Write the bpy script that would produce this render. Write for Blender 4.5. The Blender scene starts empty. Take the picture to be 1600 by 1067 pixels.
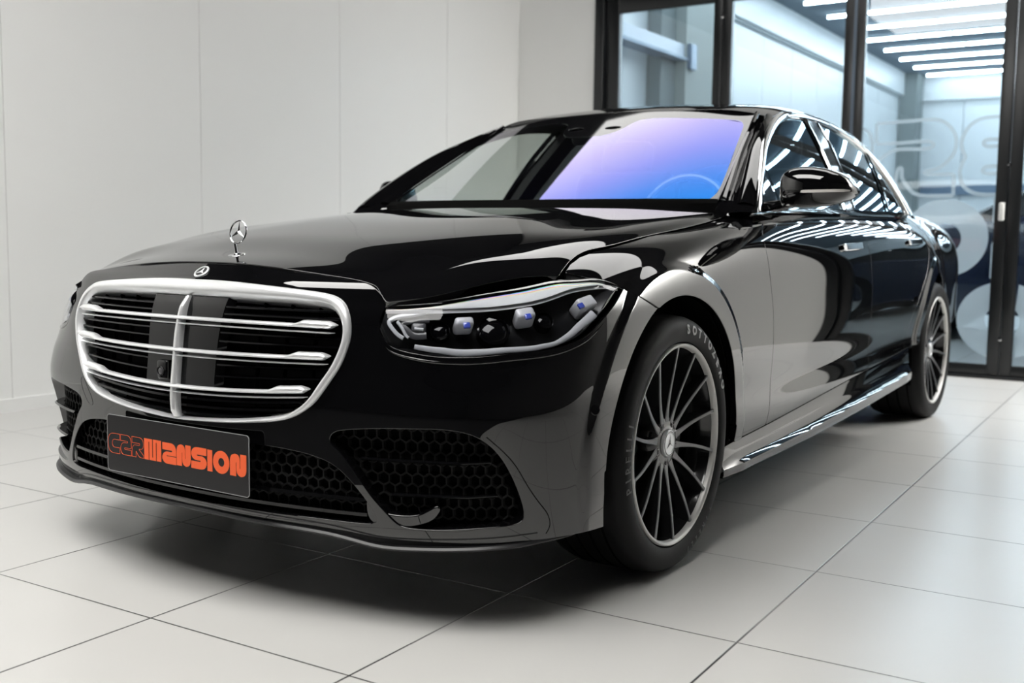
import numpy as np
# ---------------------------------------------------------------- curves
class Spl:
    """natural cubic spline through (x_i, y_i); y may be vectors; linear beyond the ends"""
    def __init__(s, x, y):
        x = np.asarray(x, float); y = np.asarray(y, float)
        s.flat = y.ndim == 1
        if s.flat: y = y[:, None]
        n = len(x); h = np.diff(x)
        A = np.eye(n); B = np.zeros_like(y)
        for i in range(1, n - 1):
            A[i, i-1] = h[i-1]; A[i, i] = 2*(h[i-1] + h[i]); A[i, i+1] = h[i]
            B[i] = 6*((y[i+1]-y[i])/h[i] - (y[i]-y[i-1])/h[i-1])
        s.x, s.y, s.h, s.m = x, y, h, np.linalg.solve(A, B)
    def __call__(s, t):
        t = np.atleast_1d(np.asarray(t, float)); sh = t.shape; t = t.ravel()
        i = np.clip(np.searchsorted(s.x, t) - 1, 0, len(s.x) - 2)
        h = s.h[i][:, None]; a = (s.x[i+1] - t)[:, None]; b = (t - s.x[i])[:, None]
        y0, y1, m0, m1 = s.y[i], s.y[i+1], s.m[i], s.m[i+1]
        ac = np.clip(a, 0, h); bc = np.clip(b, 0, h)
        v = m0*ac**3/(6*h) + m1*bc**3/(6*h) + (y0/h - m0*h/6)*ac + (y1/h - m1*h/6)*bc
        d0 = (y1-y0)/h - h*(2*m0+m1)/6; d1 = (y1-y0)/h + h*(m0+2*m1)/6
        v = v + np.minimum(b, 0)*d0 + np.maximum(-a, 0)*d1
        return v[:, 0].reshape(sh) if s.flat else v.reshape(sh + (-1,))
class Mono:
    """monotone (Fritsch-Carlson) cubic, for profiles that must not overshoot"""
    def __init__(s, x, y):
        x = np.asarray(x, float); y = np.asarray(y, float); h = np.diff(x); d = np.diff(y)/h
        m = np.zeros(len(x)); m[0], m[-1] = d[0], d[-1]
        for i in range(1, len(x)-1):
            if d[i-1]*d[i] > 0:
                w1, w2 = 2*h[i]+h[i-1], h[i]+2*h[i-1]
                m[i] = (w1+w2)/(w1/d[i-1]+w2/d[i])
        s.x, s.y, s.m, s.h = x, y, m, h
    def __call__(s, t):
        t = np.asarray(t, float); i = np.clip(np.searchsorted(s.x, t)-1, 0, len(s.x)-2)
        u = (t-s.x[i])/s.h[i]; uc = np.clip(u, 0, 1); h = s.h[i]
        v = (1+2*uc)*(1-uc)**2*s.y[i] + uc*(1-uc)**2*h*s.m[i] + uc**2*(3-2*uc)*s.y[i+1] + uc**2*(uc-1)*h*s.m[i+1]
        return v + np.minimum(u, 0)*h*s.m[i] + np.maximum(u-1, 0)*h*s.m[i+1]
def curve(pts, n=200, closed=False):
    """smooth curve through points, resampled evenly by arc length"""
    p = np.asarray(pts, float)
    if closed:
        k = min(4, len(p)-1); q = np.vstack([p[-k:], p, p[:k+1]])
    else: q = p; k = 0
    d = np.r_[0, np.cumsum(np.sqrt(np.linalg.norm(np.diff(q, axis=0), axis=1)) + 1e-9)]
    s = Spl(d, q); t0, t1 = d[k], d[k+len(p)] if closed else d[-1]
    f = s(np.linspace(t0, t1, max(n*4, 400)))
    L = np.r_[0, np.cumsum(np.linalg.norm(np.diff(f, axis=0), axis=1))]
    g = np.linspace(0, L[-1], n + (1 if closed else 0))
    o = np.stack([np.interp(g, L, f[:, j]) for j in range(f.shape[1])], 1)
    return o[:-1] if closed else o
def poly(pts, n=200, closed=True):
    """straight-edged polyline resampled evenly"""
    p = np.asarray(pts, float)
    if closed: p = np.vstack([p, p[:1]])
    L = np.r_[0, np.cumsum(np.linalg.norm(np.diff(p, axis=0), axis=1))]
    g = np.linspace(0, L[-1], n + (1 if closed else 0))
    o = np.stack([np.interp(g, L, p[:, j]) for j in range(p.shape[1])], 1)
    return o[:-1] if closed else o
def sdf_poly(P, q):
    """signed distance (negative inside) of points P (n,2) to closed polygon q (m,2)"""
    P = np.asarray(P, float); out = np.empty(len(P))
    a = q; b = np.roll(q, -1, 0); e = b-a; ee = (e**2).sum(1)+1e-18
    for s in range(0, len(P), 4000):
        p = P[s:s+4000, None, :]; w = p-a
        t = np.clip((w*e).sum(2)/ee, 0, 1)[..., None]
        d = np.sqrt(((w-t*e)**2).sum(2)).min(1)
        c1 = (a[:, 1] <= p[..., 1]) != (b[:, 1] <= p[..., 1])
        xc = a[:, 0] + (p[..., 1]-a[:, 1])*e[:, 0]/np.where(np.abs(e[:, 1]) < 1e-12, 1e-12, e[:, 1])
        ins = (c1 & (p[..., 0] < xc)).sum(1) % 2 == 1
        out[s:s+4000] = np.where(ins, -d, d)
    return out
# ---------------------------------------------------------------- surfaces
class Surf:
    """a grid of points X (nu,nv,3) with parameters U,V (nu,nv) and smooth normals N"""
    def __init__(s, X, U, V, flip=False):
        s.X, s.U, s.V = X, U, V
        du = np.gradient(X, axis=0); dv = np.gradient(X, axis=1)
        n = np.cross(du, dv); n /= np.linalg.norm(n, axis=2, keepdims=True)+1e-15
        s.flip = flip; s.N = -n if flip else n
    def mirror(s):
        m = Surf.__new__(Surf); m.X = s.X*np.array([-1, 1, 1.]); m.N = s.N*np.array([-1, 1, 1.])
        m.U, m.V, m.flip = s.U, s.V, not s.flip
        return m
    def at(s, u, v):
        """points on the surface at parameters (u,v): nearest grid cell, bilinear; needs U,V a rectilinear grid"""
        us, vs = s.U[:, 0], s.V[0]
        iu = np.clip(np.searchsorted(us, u)-1, 0, len(us)-2); iv = np.clip(np.searchsorted(vs, v)-1, 0, len(vs)-2)
        a = ((u-us[iu])/(us[iu+1]-us[iu]))[:, None]; b = ((v-vs[iv])/(vs[iv+1]-vs[iv]))[:, None]
        f = lambda G: (1-a)*(1-b)*G[iu, iv]+a*(1-b)*G[iu+1, iv]+(1-a)*b*G[iu, iv+1]+a*b*G[iu+1, iv+1]
        n = f(s.N); return f(s.X), n/np.linalg.norm(n, axis=1, keepdims=True)
def loft(ys, feats, ts, nv, flip=False, ufun=None):
    """feats: list of functions y->(x,z); a section spline at every y, parameter t"""
    P = np.stack([np.stack([np.asarray(f(ys))[:, 0], ys, np.asarray(f(ys))[:, 1]], 1) for f in feats], 1)
    tv = np.linspace(ts[0], ts[-1], nv)
    X = np.stack([Spl(ts, P[i])(tv) for i in range(len(ys))], 0)
    U = np.repeat(ys[:, None], nv, 1); V = np.repeat(tv[None], len(ys), 0)
    return Surf(X, U, V, flip)
def feat(rows):
    """rows (y, x, z) -> smooth function of y giving (x,z)"""
    r = np.asarray(rows, float); return Spl(r[:, 0], r[:, 1:])
# ================================================================ car surfaces (x lateral, + is the car's left; y rearwards from the nose; z up)
WF, WR, ZW = .882, 4.098, .356        # wheel centres
def flare(y, z, w):
    """wheel-arch lip: a low band standing proud round each wheel opening"""
    r = np.hypot(y-w, z-ZW); t = np.clip((.505-r)/.028, 0, 1); t = t*t*(3-2*t)
    return .011*t*np.clip((z-.20)/.10, 0, 1)
# --- side of the body: fender, doors, quarter
S_ = [  # pre-cut, cut, crown, shoulder, upper flank, flank, mid, low, crease, bottom   at each y
 (.30, [(.66,.800),(.735,.790),(.800,.768),(.855,.735),(.895,.690),(.918,.620),(.925,.52),(.925,.42),(.925,.33),(.915,.24)]),
 (.50, [(.70,.856),(.800,.840),(.855,.816),(.897,.780),(.925,.735),(.944,.660),(.950,.55),(.950,.43),(.950,.34),(.940,.25)]),
 (.70, [(.70,.905),(.800,.888),(.858,.868),(.905,.832),(.935,.785),(.953,.700),(.957,.57),(.957,.44),(.957,.35),(.945,.25)]),
 (.95, [(.70,.940),(.800,.922),(.862,.902),(.912,.862),(.942,.812),(.958,.715),(.961,.57),(.957,.44),(.957,.35),(.943,.25)]),
 (1.25,[(.70,.972),(.800,.954),(.866,.934),(.918,.888),(.945,.832),(.958,.720),(.959,.57),(.953,.44),(.954,.35),(.938,.25)]),
 (1.60,[(.70,1.012),(.795,.994),(.872,.968),(.922,.908),(.946,.842),(.957,.720),(.956,.57),(.950,.44),(.953,.35),(.936,.26)]),
 (2.00,[(.70,1.030),(.800,1.020),(.879,.984),(.924,.918),(.947,.846),(.957,.720),(.956,.57),(.948,.44),(.953,.36),(.936,.27)]),
 (2.80,[(.70,1.050),(.800,1.040),(.880,1.004),(.926,.936),(.950,.856),(.960,.725),(.958,.58),(.949,.45),(.955,.37),(.938,.28)]),
 (3.50,[(.66,1.065),(.782,1.055),(.860,1.019),(.918,.956),(.952,.872),(.966,.740),(.963,.59),(.952,.46),(.957,.385),(.940,.29)]),
 (4.05,[(.60,1.080),(.715,1.070),(.800,1.036),(.878,.972),(.932,.890),(.960,.750),(.967,.60),(.958,.47),(.957,.39),(.940,.29)]),
 (4.60,[(.50,1.090),(.610,1.080),(.700,1.046),(.790,.983),(.858,.895),(.895,.755),(.90,.60),(.935,.47),(.935,.38),(.915,.28)]),
 (5.05,[(.45,1.090),(.580,1.080),(.690,1.046),(.785,.985),(.845,.895),(.870,.755),(.866,.60),(.860,.47),(.855,.38),(.835,.28)]),
 (5.25,[(.38,1.070),(.480,1.060),(.580,1.026),(.680,.965),(.745,.875),(.775,.735),(.770,.60),(.765,.47),(.760,.38),(.740,.28)]),
]
sy = np.array([r[0] for r in S_])
side_feats = [Spl(sy, np.array([r[1][i] for r in S_])) for i in range(10)]
TS = np.array([0,.10,.18,.26,.34,.46,.60,.75,.87,1.0])
def side_surface(y0=.40, y1=5.24, ny=606, nv=130):
    s = loft(np.linspace(y0, y1, ny), side_feats, TS, nv, flip=True)
    X = s.X.copy()
    X[..., 0] += flare(X[..., 1], X[..., 2], WF) + flare(X[..., 1], X[..., 2], WR)
    # soft blade-shaped recess behind the front wheel arch
    return Surf(X, X[..., 1].copy(), X[..., 2].copy(), flip=True)
def side_x(y, z):
    """half width of the side at one (y,z)"""
    P = np.array([f(np.array([y]))[0] for f in side_feats]); t = np.linspace(.1, 1, 400); q = Spl(TS, P)(t)
    return float(np.interp(z, q[::-1, 1], q[::-1, 0]))
# --- hood
H_ = [ # y : centre z, (x,z) mid, (x,z) crease, (x,z) shoulder, (x,z) edge, (x,z) beyond
 (.04, .836, (.28,.822),(.505,.772),(.535,.762),(.56,.752),(.60,.735)),
 (.10, .850, (.28,.838),(.520,.796),(.552,.783),(.585,.768),(.65,.744)),
 (.22, .871, (.29,.862),(.565,.826),(.625,.812),(.672,.785),(.74,.760)),
 (.36, .903, (.29,.895),(.585,.865),(.685,.848),(.745,.808),(.81,.785)),
 (.50, .928, (.30,.921),(.592,.895),(.735,.872),(.800,.840),(.855,.816)),
 (.70, .959, (.30,.953),(.596,.931),(.742,.9145),(.800,.888),(.858,.868)),
 (.95, .989, (.30,.985),(.600,.963),(.746,.9460),(.800,.922),(.862,.902)),
 (1.25,1.018, (.31,1.014),(.612,.995),(.748,.9785),(.800,.954),(.866,.934)),
 (1.60,1.041,(.32,1.039),(.632,1.029),(.742,1.013),(.795,.994),(.872,.968)),
 (1.80,1.052,(.33,1.050),(.650,1.046),(.730,1.032),(.795,1.010),(.872,.978)),
]
hy = np.array([r[0] for r in H_])
hood_feats = [Spl(hy, np.array([(0, r[1]) for r in H_]))] + [Spl(hy, np.array([r[i] for r in H_])) for i in range(2, 7)]
TH = np.array([0, .28, .58, .70, .80, .90])
def hood_surface(y0=.03, y1=1.78, ny=220, nv=120):
    ys = np.linspace(y0, y1, ny)
    P = np.stack([np.stack([f(ys)[:, 0], ys, f(ys)[:, 1]], 1) for f in hood_feats], 1)
    # mirror the section about x=0 so that the centre is smooth
    T = np.r_[-TH[:0:-1], TH]
    tv = np.linspace(0, TH[-1], nv); X = []
    for i in range(ny):
        q = np.vstack([P[i, :0:-1]*np.array([-1, 1, 1.]), P[i]])
        X.append(Spl(T, q)(tv))
    X = np.array(X); X[:, 0, 0] = 0
    return Surf(X, X[..., 0].copy(), X[..., 1].copy(), flip=True)
# --- front bumper: plan curves swept over height
YC = Mono([.15,.20,.26,.34,.42,.46,.508,.54,.604,.675,.737,.762,.80,.82,.845,.88], [.030,.002,-.018,-.026,-.028,-.030,-.033,-.031,-.024,-.015,.001,.013,.030,.055,.085,.135])
PLAN = np.array([(0,0),(.15,.0045),(.30,.021),(.42,.042),(.52,.066),(.62,.099),(.71,.140),(.79,.192),(.855,.256),(.905,.335),(.935,.42),(.950,.52),(.956,.64),(.957,.78)])
pu = np.r_[0, np.cumsum(np.linalg.norm(np.diff(PLAN, axis=0), axis=1))]
plan = Spl(pu, PLAN)
BTOP = Mono([.18,.25,.40,.55,.66,.74,.80,.86], [.985,.99,.995,1.0,.997,.988,.960,.92])
PINCH = Mono([.18,.30,.40,.50,.56,.62,.68,.74,.86], [-.004,-.012,-.018,-.020,-.008,.018,.034,.036,.030])
def bumper_surface(z0=.195, z1=.86, nz=170, nu=260):
    us = np.linspace(0, pu[-1], nu); zs = np.linspace(z0, z1, nz)
    pl = plan(us); X = np.zeros((nu, nz, 3))
    for j, z in enumerate(zs):
        w = np.clip((us-.55)/.5, 0, 1); w = w*w*(3-2*w)
        X[:, j, 0] = pl[:, 0]*(1+(BTOP(z)-1)*w)
        X[:, j, 1] = pl[:, 1] + YC(z)*(1-w) + (-.030+(.25*max(z-.62, 0)))*w
        k = np.clip(1-np.abs(us-.93)/.42, 0, 1); X[:, j, 1] += PINCH(z)*k*k*(3-2*k)
        X[:, j, 2] = z
    X[0, :, 0] = 0
    X[..., 0] += flare(X[..., 1], X[..., 2], WF)*np.clip((us-.6)/.3, 0, 1)[:, None]
    U = np.repeat(us[:, None], nz, 1); V = np.repeat(zs[None], nu, 0)
    return Surf(X, U, V, flip=False)
def grille_y(x, z): return YC(z) + .24*x*x
# --- greenhouse
def glass_x(y, z):
    d = np.asarray(z)-1.0; y = np.asarray(y)
    return .885 - .40*d - .38*d*d - .012*np.clip((y-2.9), 0, None)**2 - .03*np.clip(1.9-y, 0, None)**2
def sideglass_surface(y0=1.45, y1=4.5, z0=.96, z1=1.47, ny=310, nz=60):
    y, z = np.meshgrid(np.linspace(y0, y1, ny), np.linspace(z0, z1, nz), indexing='ij')
    X = np.stack([glass_x(y, z), y, z], 2); return Surf(X, y, z, flip=False)
WB = [(0,1.475,1.045),(.25,1.495,1.046),(.50,1.565,1.048),(.714,1.672,1.050)]   # windscreen foot
WT = [(0,2.262,1.440),(.22,2.268,1.437),(.42,2.288,1.427),(.591,2.322,1.409)]   # windscreen head
def screen_surface(nu=120, nv=100):
    u = np.linspace(-.04, 1.06, nv); s = np.linspace(-1.08, 1.08, nu)
    b = np.array(WB); t = np.array(WT)
    mir = lambda a: np.vstack([a[:0:-1]*np.array([-1, 1, 1.]), a])
    kb = np.linspace(-1, 1, 7); B = Spl(kb, mir(b))(s); T = Spl(kb, mir(t))(s)
    X = np.zeros((nu, nv, 3))
    for j, v in enumerate(u):
        X[:, j] = B*(1-v)+T*v
        X[:, j, 2] += .005*4*v*(1-v); X[:, j, 1] -= .002*4*v*(1-v)
    return Surf(X, np.repeat(s[:, None], nv, 1), np.repeat(u[None], nu, 0), flip=False)
R_ = [ # y, centre z, (x,z) mid, (x,z) rail, (x,z) edge
 (2.24,1.440,(.33,1.429),(.575,1.406),(.612,1.394)),(2.45,1.487,(.34,1.477),(.600,1.439),(.648,1.420)),(2.75,1.517,(.35,1.508),(.605,1.474),(.636,1.460)),(3.10,1.526,(.35,1.516),(.602,1.480),(.634,1.466)),
 (3.50,1.514,(.35,1.503),(.600,1.456),(.645,1.434)),(3.70,1.493,(.35,1.482),(.605,1.425),(.678,1.375)),(3.85,1.468,(.34,1.456),(.62,1.382),(.735,1.268)),(4.05,1.418,(.34,1.402),(.64,1.295),(.785,1.120)),(4.30,1.338,(.34,1.320),(.62,1.210),(.750,1.077)),
 (4.55,1.245,(.32,1.230),(.570,1.150),(.69,1.077)),(4.80,1.145,(.31,1.136),(.55,1.105),(.63,1.074)),(5.20,1.080,(.28,1.076),(.47,1.064),(.55,1.045))]
ry = np.array([r[0] for r in R_])
def roof_surface(ny=200, nv=60):
    ys = np.linspace(2.245, 5.19, ny)
    F = [Spl(ry, np.array([(0, r[1]) for r in R_]))]+[Spl(ry, np.array([r[i] for r in R_])) for i in (2, 3, 4)]
    P = np.stack([np.stack([f(ys)[:, 0], ys, f(ys)[:, 1]], 1) for f in F], 1)
    T = np.array([-1,-.92,-.5,0,.5,.92,1]); tv = np.linspace(-1, 1, nv*2+1)
    X = []
    for i in range(ny):
        h = np.r_[0, np.cumsum(np.linalg.norm(np.diff(P[i], axis=0), axis=1))]; h /= h[-1]
        X.append(Spl(np.r_[-h[:0:-1], h], np.vstack([P[i, :0:-1]*np.array([-1, 1, 1.]), P[i]]))(tv))
    X = np.array(X)
    return Surf(X, X[..., 0].copy(), X[..., 1].copy(), flip=True)
# ================================================================ blender helpers
import bpy, bmesh, math, random
from mathutils import Vector, Matrix
from mathutils.geometry import tessellate_polygon
random.seed(7)
scene = bpy.context.scene
COL = scene.collection
M = {}
def mat(name, color=(.5,.5,.5), rough=.5, metal=0., coat=0., spec=.5, ior=1.5, emit=None, strength=0., coat_rough=.02, tf=0, tfi=1.4):
    m = bpy.data.materials.new(name); m.use_nodes = True
    b = m.node_tree.nodes['Principled BSDF']; I = b.inputs
    I['Base Color'].default_value = (*color, 1); I['Roughness'].default_value = rough; I['Metallic'].default_value = metal
    I['Coat Weight'].default_value = coat; I['Coat Roughness'].default_value = coat_rough; I['IOR'].default_value = ior
    I['Specular IOR Level'].default_value = spec
    if tf: I['Thin Film Thickness'].default_value = tf; I['Thin Film IOR'].default_value = tfi
    if emit: I['Emission Color'].default_value = (*emit, 1); I['Emission Strength'].default_value = strength
    M[name] = m; return m
def nodes(m): return m.node_tree.nodes, m.node_tree.links
def clear_glass(name, tint, base=.04, gain=1.0, gloss=(1,1,1), power=5.0, rough=.0):
    """thin pane: see-through tint plus a mirror reflection that grows towards grazing angles"""
    m = bpy.data.materials.new(name); m.use_nodes = True; N, L = nodes(m); N.clear()
    out = N.new('ShaderNodeOutputMaterial'); mix = N.new('ShaderNodeMixShader'); tr = N.new('ShaderNodeBsdfTransparent'); gl = N.new('ShaderNodeBsdfGlossy')
    tr.inputs[0].default_value = (*tint, 1); gl.inputs['Color'].default_value = (*gloss, 1); gl.inputs['Roughness'].default_value = rough
    lw = N.new('ShaderNodeLayerWeight'); lw.inputs[0].default_value = .5
    p = N.new('ShaderNodeMath'); p.operation = 'POWER'; p.inputs[1].default_value = power
    a = N.new('ShaderNodeMath'); a.operation = 'MULTIPLY_ADD'; a.inputs[1].default_value = gain; a.inputs[2].default_value = base; a.use_clamp = True
    L.new(lw.outputs['Facing'], p.inputs[0]); L.new(p.outputs[0], a.inputs[0]); L.new(a.outputs[0], mix.inputs[0])
    L.new(tr.outputs[0], mix.inputs[1]); L.new(gl.outputs[0], mix.inputs[2]); L.new(mix.outputs[0], out.inputs[0])
    M[name] = m; return m
def link(o, parent=None):
    COL.objects.link(o)
    if parent is not None: o.parent = parent
    return o
def obj(name, verts, faces, m, parent=None, smooth=True, normals=None, mats=None, sharp=None):
    me = bpy.data.meshes.new(name)
    me.from_pydata([tuple(map(float, v)) for v in verts], [], [tuple(int(i) for i in f) for f in faces])
    for x in ([M[m]] if mats is None else [M[k] for k in mats]): me.materials.append(x)
    if smooth:
        me.polygons.foreach_set('use_smooth', [True]*len(me.polygons))
    me.update()
    if sharp is not None:
        me.set_sharp_from_angle(angle=math.radians(sharp))
    if normals is not None:
        me.normals_split_custom_set_from_vertices([tuple(map(float, n)) for n in normals])
    return link(bpy.data.objects.new(name, me), parent)
class MB:
    """collects simple shapes into one mesh"""
    def __init__(s): s.v, s.f, s.m = [], [], []
    def add(s, v, f, mi=0):
        b = len(s.v); s.v += [tuple(map(float, x)) for x in v]; s.f += [tuple(int(i)+b for i in q) for q in f]; s.m += [mi]*len(f); return s
    def box(s, c, d, rot=None, mi=0, bev=0.):
        c = np.array(c, float); h = np.array(d, float)/2; R = np.eye(3) if rot is None else np.array(rot, float)
        if bev <= 0:
            v = [c+R@(h*np.array(k)) for k in ((-1,-1,-1),(1,-1,-1),(1,1,-1),(-1,1,-1),(-1,-1,1),(1,-1,1),(1,1,1),(-1,1,1))]
            return s.add(v, [(0,3,2,1),(4,5,6,7),(0,1,5,4),(1,2,6,5),(2,3,7,6),(3,0,4,7)], mi)
        bm = bmesh.new(); bmesh.ops.create_cube(bm, size=1)
        for q in bm.verts: q.co = Vector((q.co.x*d[0], q.co.y*d[1], q.co.z*d[2]))
        bmesh.ops.bevel(bm, geom=bm.edges[:], offset=bev, segments=3, profile=.5, affect='EDGES', clamp_overlap=True)
        bm.verts.index_update(); v = [c+R@np.array(q.co) for q in bm.verts]; f = [[w.index for w in q.verts] for q in bm.faces]; bm.free()
        return s.add(v, f, mi)
    def lathe(s, prof, c=(0,0,0), axis='x', n=64, mi=0, closed=False):
        """prof: (radius, axial) points turned about an axis"""
        c = np.array(c, float); v = []; m = len(prof)
        for i in range(n):
            a = 2*math.pi*i/n; ca, sa = math.cos(a), math.sin(a)
            for r, h in prof:
                v.append(c+np.array({'x': (h, r*ca, r*sa), 'y': (r*ca, h, r*sa), 'z': (r*ca, r*sa, h)}[axis]))
        f = []
        for i in range(n):
            j = (i+1) % n
            for k in range(m-1 if not closed else m):
                l = (k+1) % m; f.append((i*m+k, i*m+l, j*m+l, j*m+k))
        return s.add(v, f, mi)
    def sweep(s, path, prof, up=None, closed=False, mi=0, caps=True, scale=None):
        """prof (m,2): (side, up) offsets; up: (n,3) or a fixed vector"""
        p = np.asarray(path, float); n = len(p); prof = np.asarray(prof, float)
        t = np.roll(p, -1, 0)-np.roll(p, 1, 0) if closed else np.gradient(p, axis=0)
        t /= np.linalg.norm(t, axis=1, keepdims=True)+1e-12
        u = np.repeat(np.array([[0,0,1.]]), n, 0) if up is None else (np.repeat(np.array([up], float), n, 0) if np.ndim(up) == 1 else np.asarray(up, float))
        sd = np.cross(t, u); sd /= np.linalg.norm(sd, axis=1, keepdims=True)+1e-12; u = np.cross(sd, t)
        sc = np.ones(n) if scale is None else np.asarray(scale, float)
        v = (p[:, None]+sd[:, None]*prof[None, :, :1]*sc[:, None, None]+u[:, None]*prof[None, :, 1:]*sc[:, None, None]).reshape(-1, 3); m = len(prof); f = []
        for i in range(n if closed else n-1):
            j = (i+1) % n
            for k in range(m): l = (k+1) % m; f.append((i*m+k, j*m+k, j*m+l, i*m+l))
        if caps and not closed: f += [tuple(range(m))[::-1], tuple(range((n-1)*m, n*m))]
        return s.add(v, f, mi)
    def prism(s, pts2, org, ex, ey, ez, depth, mi=0, holes=()):
        """flat polygon (with holes) in the plane org+x*ex+y*ey, given thickness along ez"""
        org, ex, ey, ez = (np.array(a, float) for a in (org, ex, ey, ez))
        loops = [list(pts2)]+[list(h) for h in holes]
        tri = tessellate_polygon([[Vector((x, y, 0)) for x, y in l] for l in loops]); flat = [q for l in loops for q in l]
        b = [org+x*ex+y*ey for x, y in flat]; n = len(flat); v = b+[q+ez*depth for q in b]
        f = [tuple(t) for t in tri]+[tuple(i+n for i in t)[::-1] for t in tri]; k = 0
        for l in loops:
            for i in range(len(l)): j = (i+1) % len(l); f.append((k+i, k+j, k+j+n, k+i+n))
            k += len(l)
        return s.add(v, f, mi)
    def build(s, name, m, parent=None, smooth=True, mats=None, sharp=35):
        o = obj(name, s.v, s.f, m, parent, smooth, None, mats, sharp if smooth else None)
        if mats: o.data.polygons.foreach_set('material_index', s.m)
        bm = bmesh.new(); bm.from_mesh(o.data); bmesh.ops.recalc_face_normals(bm, faces=bm.faces); bm.to_mesh(o.data); bm.free()
        if smooth: o.data.set_sharp_from_angle(angle=math.radians(sharp))
        return o
def circ(r, n=12, rx=None): return [(r*math.cos(2*math.pi*i/n), (rx or r)*math.sin(2*math.pi*i/n)) for i in range(n)]
# ---------------------------------------------------------------- cutting panels out of surfaces
def cut(S, F):
    """faces of the grid where F<0, sliced exactly along F=0 -> verts, normals, faces, boundary edges"""
    nu, nv = F.shape; X = S.X.reshape(-1, 3); N = S.N.reshape(-1, 3); f = F.ravel().copy(); f[np.abs(f) < 1e-7] = 1e-7
    idx = np.arange(nu*nv).reshape(nu, nv); q = np.stack([idx[:-1,:-1], idx[1:,:-1], idx[1:,1:], idx[:-1,1:]], 2).reshape(-1, 4)
    if S.flip: q = q[:, ::-1]
    neg = (f < 0)[q]; full = neg.all(1); part = neg.any(1) & ~full
    V, NN, mp, fs = [], [], {}, []
    def vid(i):
        if i not in mp: mp[i] = len(V); V.append(X[i]); NN.append(N[i])
        return mp[i]
    def eid(i, j):
        k = (i, j) if i < j else (j, i)
        if k not in mp:
            a, b = k; t = f[a]/(f[a]-f[b]); mp[k] = len(V); V.append(X[a]*(1-t)+X[b]*t); n = N[a]*(1-t)+N[b]*t; NN.append(n/np.linalg.norm(n))
        return mp[k]
    for r in q[full]: fs.append([vid(int(i)) for i in r])
    for r in q[part]:
        o = []
        for a in range(4):
            i, j = int(r[a]), int(r[(a+1) % 4])
            if f[i] < 0: o.append(vid(i))
            if (f[i] < 0) != (f[j] < 0): o.append(eid(i, j))
        if len(o) >= 3: fs.append(o)
    cnt = {}
    for p in fs:
        for a in range(len(p)):
            e = (p[a], p[(a+1) % len(p)]); k = (min(e), max(e)); cnt.setdefault(k, []).append(e)
    return np.array(V), np.array(NN), fs, [e[0] for e in cnt.values() if len(e) == 1]
def panel(name, S, F, m, parent=None, depth=.018, bev=.0016, both=False, mirror=False, lift=0.):
    V, N, fs, bd = cut(S, F)
    if lift: V = V+N*lift
    bd = [e for e in bd if not (both and abs(V[e[0]][0]) < 1e-5 and abs(V[e[1]][0]) < 1e-5)]
    T = np.zeros_like(V)
    for a, b in bd:
        e = V[b]-V[a]; t = np.cross(e, N[a]); l = np.linalg.norm(t)
        if l > 1e-12: T[a] += t/l*min(l, .01); T[b] += t/l*min(l, .01)
    T /= np.linalg.norm(T, axis=1, keepdims=True)+1e-12
    bv = sorted({i for e in bd for i in e}); k = {v: i for i, v in enumerate(bv)}; n0, nb = len(V), len(bv)
    A, Nn, Tt = V[bv], N[bv], T[bv]
    if depth > 0:
        h = Tt*.7+Nn*.7
        VV = np.vstack([V, A+Tt*bev*.7-Nn*bev*.35, A+Tt*bev-Nn*bev*1.3, A+Tt*bev-Nn*depth]); NV = np.vstack([N, h, Tt, Tt])
        for a, b in bd:
            i, j = k[a], k[b]
            fs.append([b, a, n0+i, n0+j]); fs.append([n0+j, n0+i, n0+nb+i, n0+nb+j]); fs.append([n0+nb+j, n0+nb+i, n0+2*nb+i, n0+2*nb+j])
    else: VV, NV = V, N
    if both or mirror:
        mx = np.array([-1, 1, 1.]); MV, MN = VV*mx, NV*mx; mf = [p[::-1] for p in fs]
        if mirror: VV, NV, fs = MV, MN, mf
        else:
            # weld along the centre line
            n = len(VV); same = np.abs(VV[:, 0]) < 1e-5; ids = np.where(same, np.arange(n), np.arange(n)+n)
            fs = fs+[[int(ids[i]) for i in p] for p in mf]; VV = np.vstack([VV, MV]); NV = np.vstack([NV, MN])
            c = np.where(same)[0]; NV[c, 0] = 0
    return obj(name, VV, fs, m, parent, True, NV)
def S2(S, which='uv'): return np.stack([S.U.ravel(), S.V.ravel()], 1)
def region(S, q): return sdf_poly(S2(S), np.asarray(q)).reshape(S.U.shape)
def mx3(p): return np.asarray(p, float)*np.array([-1, 1, 1.])
def empty(name, loc=(0,0,0), parent=None):
    o = bpy.data.objects.new(name, None); o.location = loc; o.empty_display_size = .2; return link(o, parent)
def tag(o, label=None, cat=None, group=None, kind=None):
    if label: o['label'] = label
    if cat: o['category'] = cat
    if group: o['group'] = group
    if kind: o['kind'] = kind
    return o
def grid_mesh(P):
    """(n,m,3) points -> verts, quads"""
    n, m = P.shape[:2]; i = np.arange(n*m).reshape(n, m)
    return P.reshape(-1, 3), np.stack([i[:-1,:-1], i[1:,:-1], i[1:,1:], i[:-1,1:]], 2).reshape(-1, 4)
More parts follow.
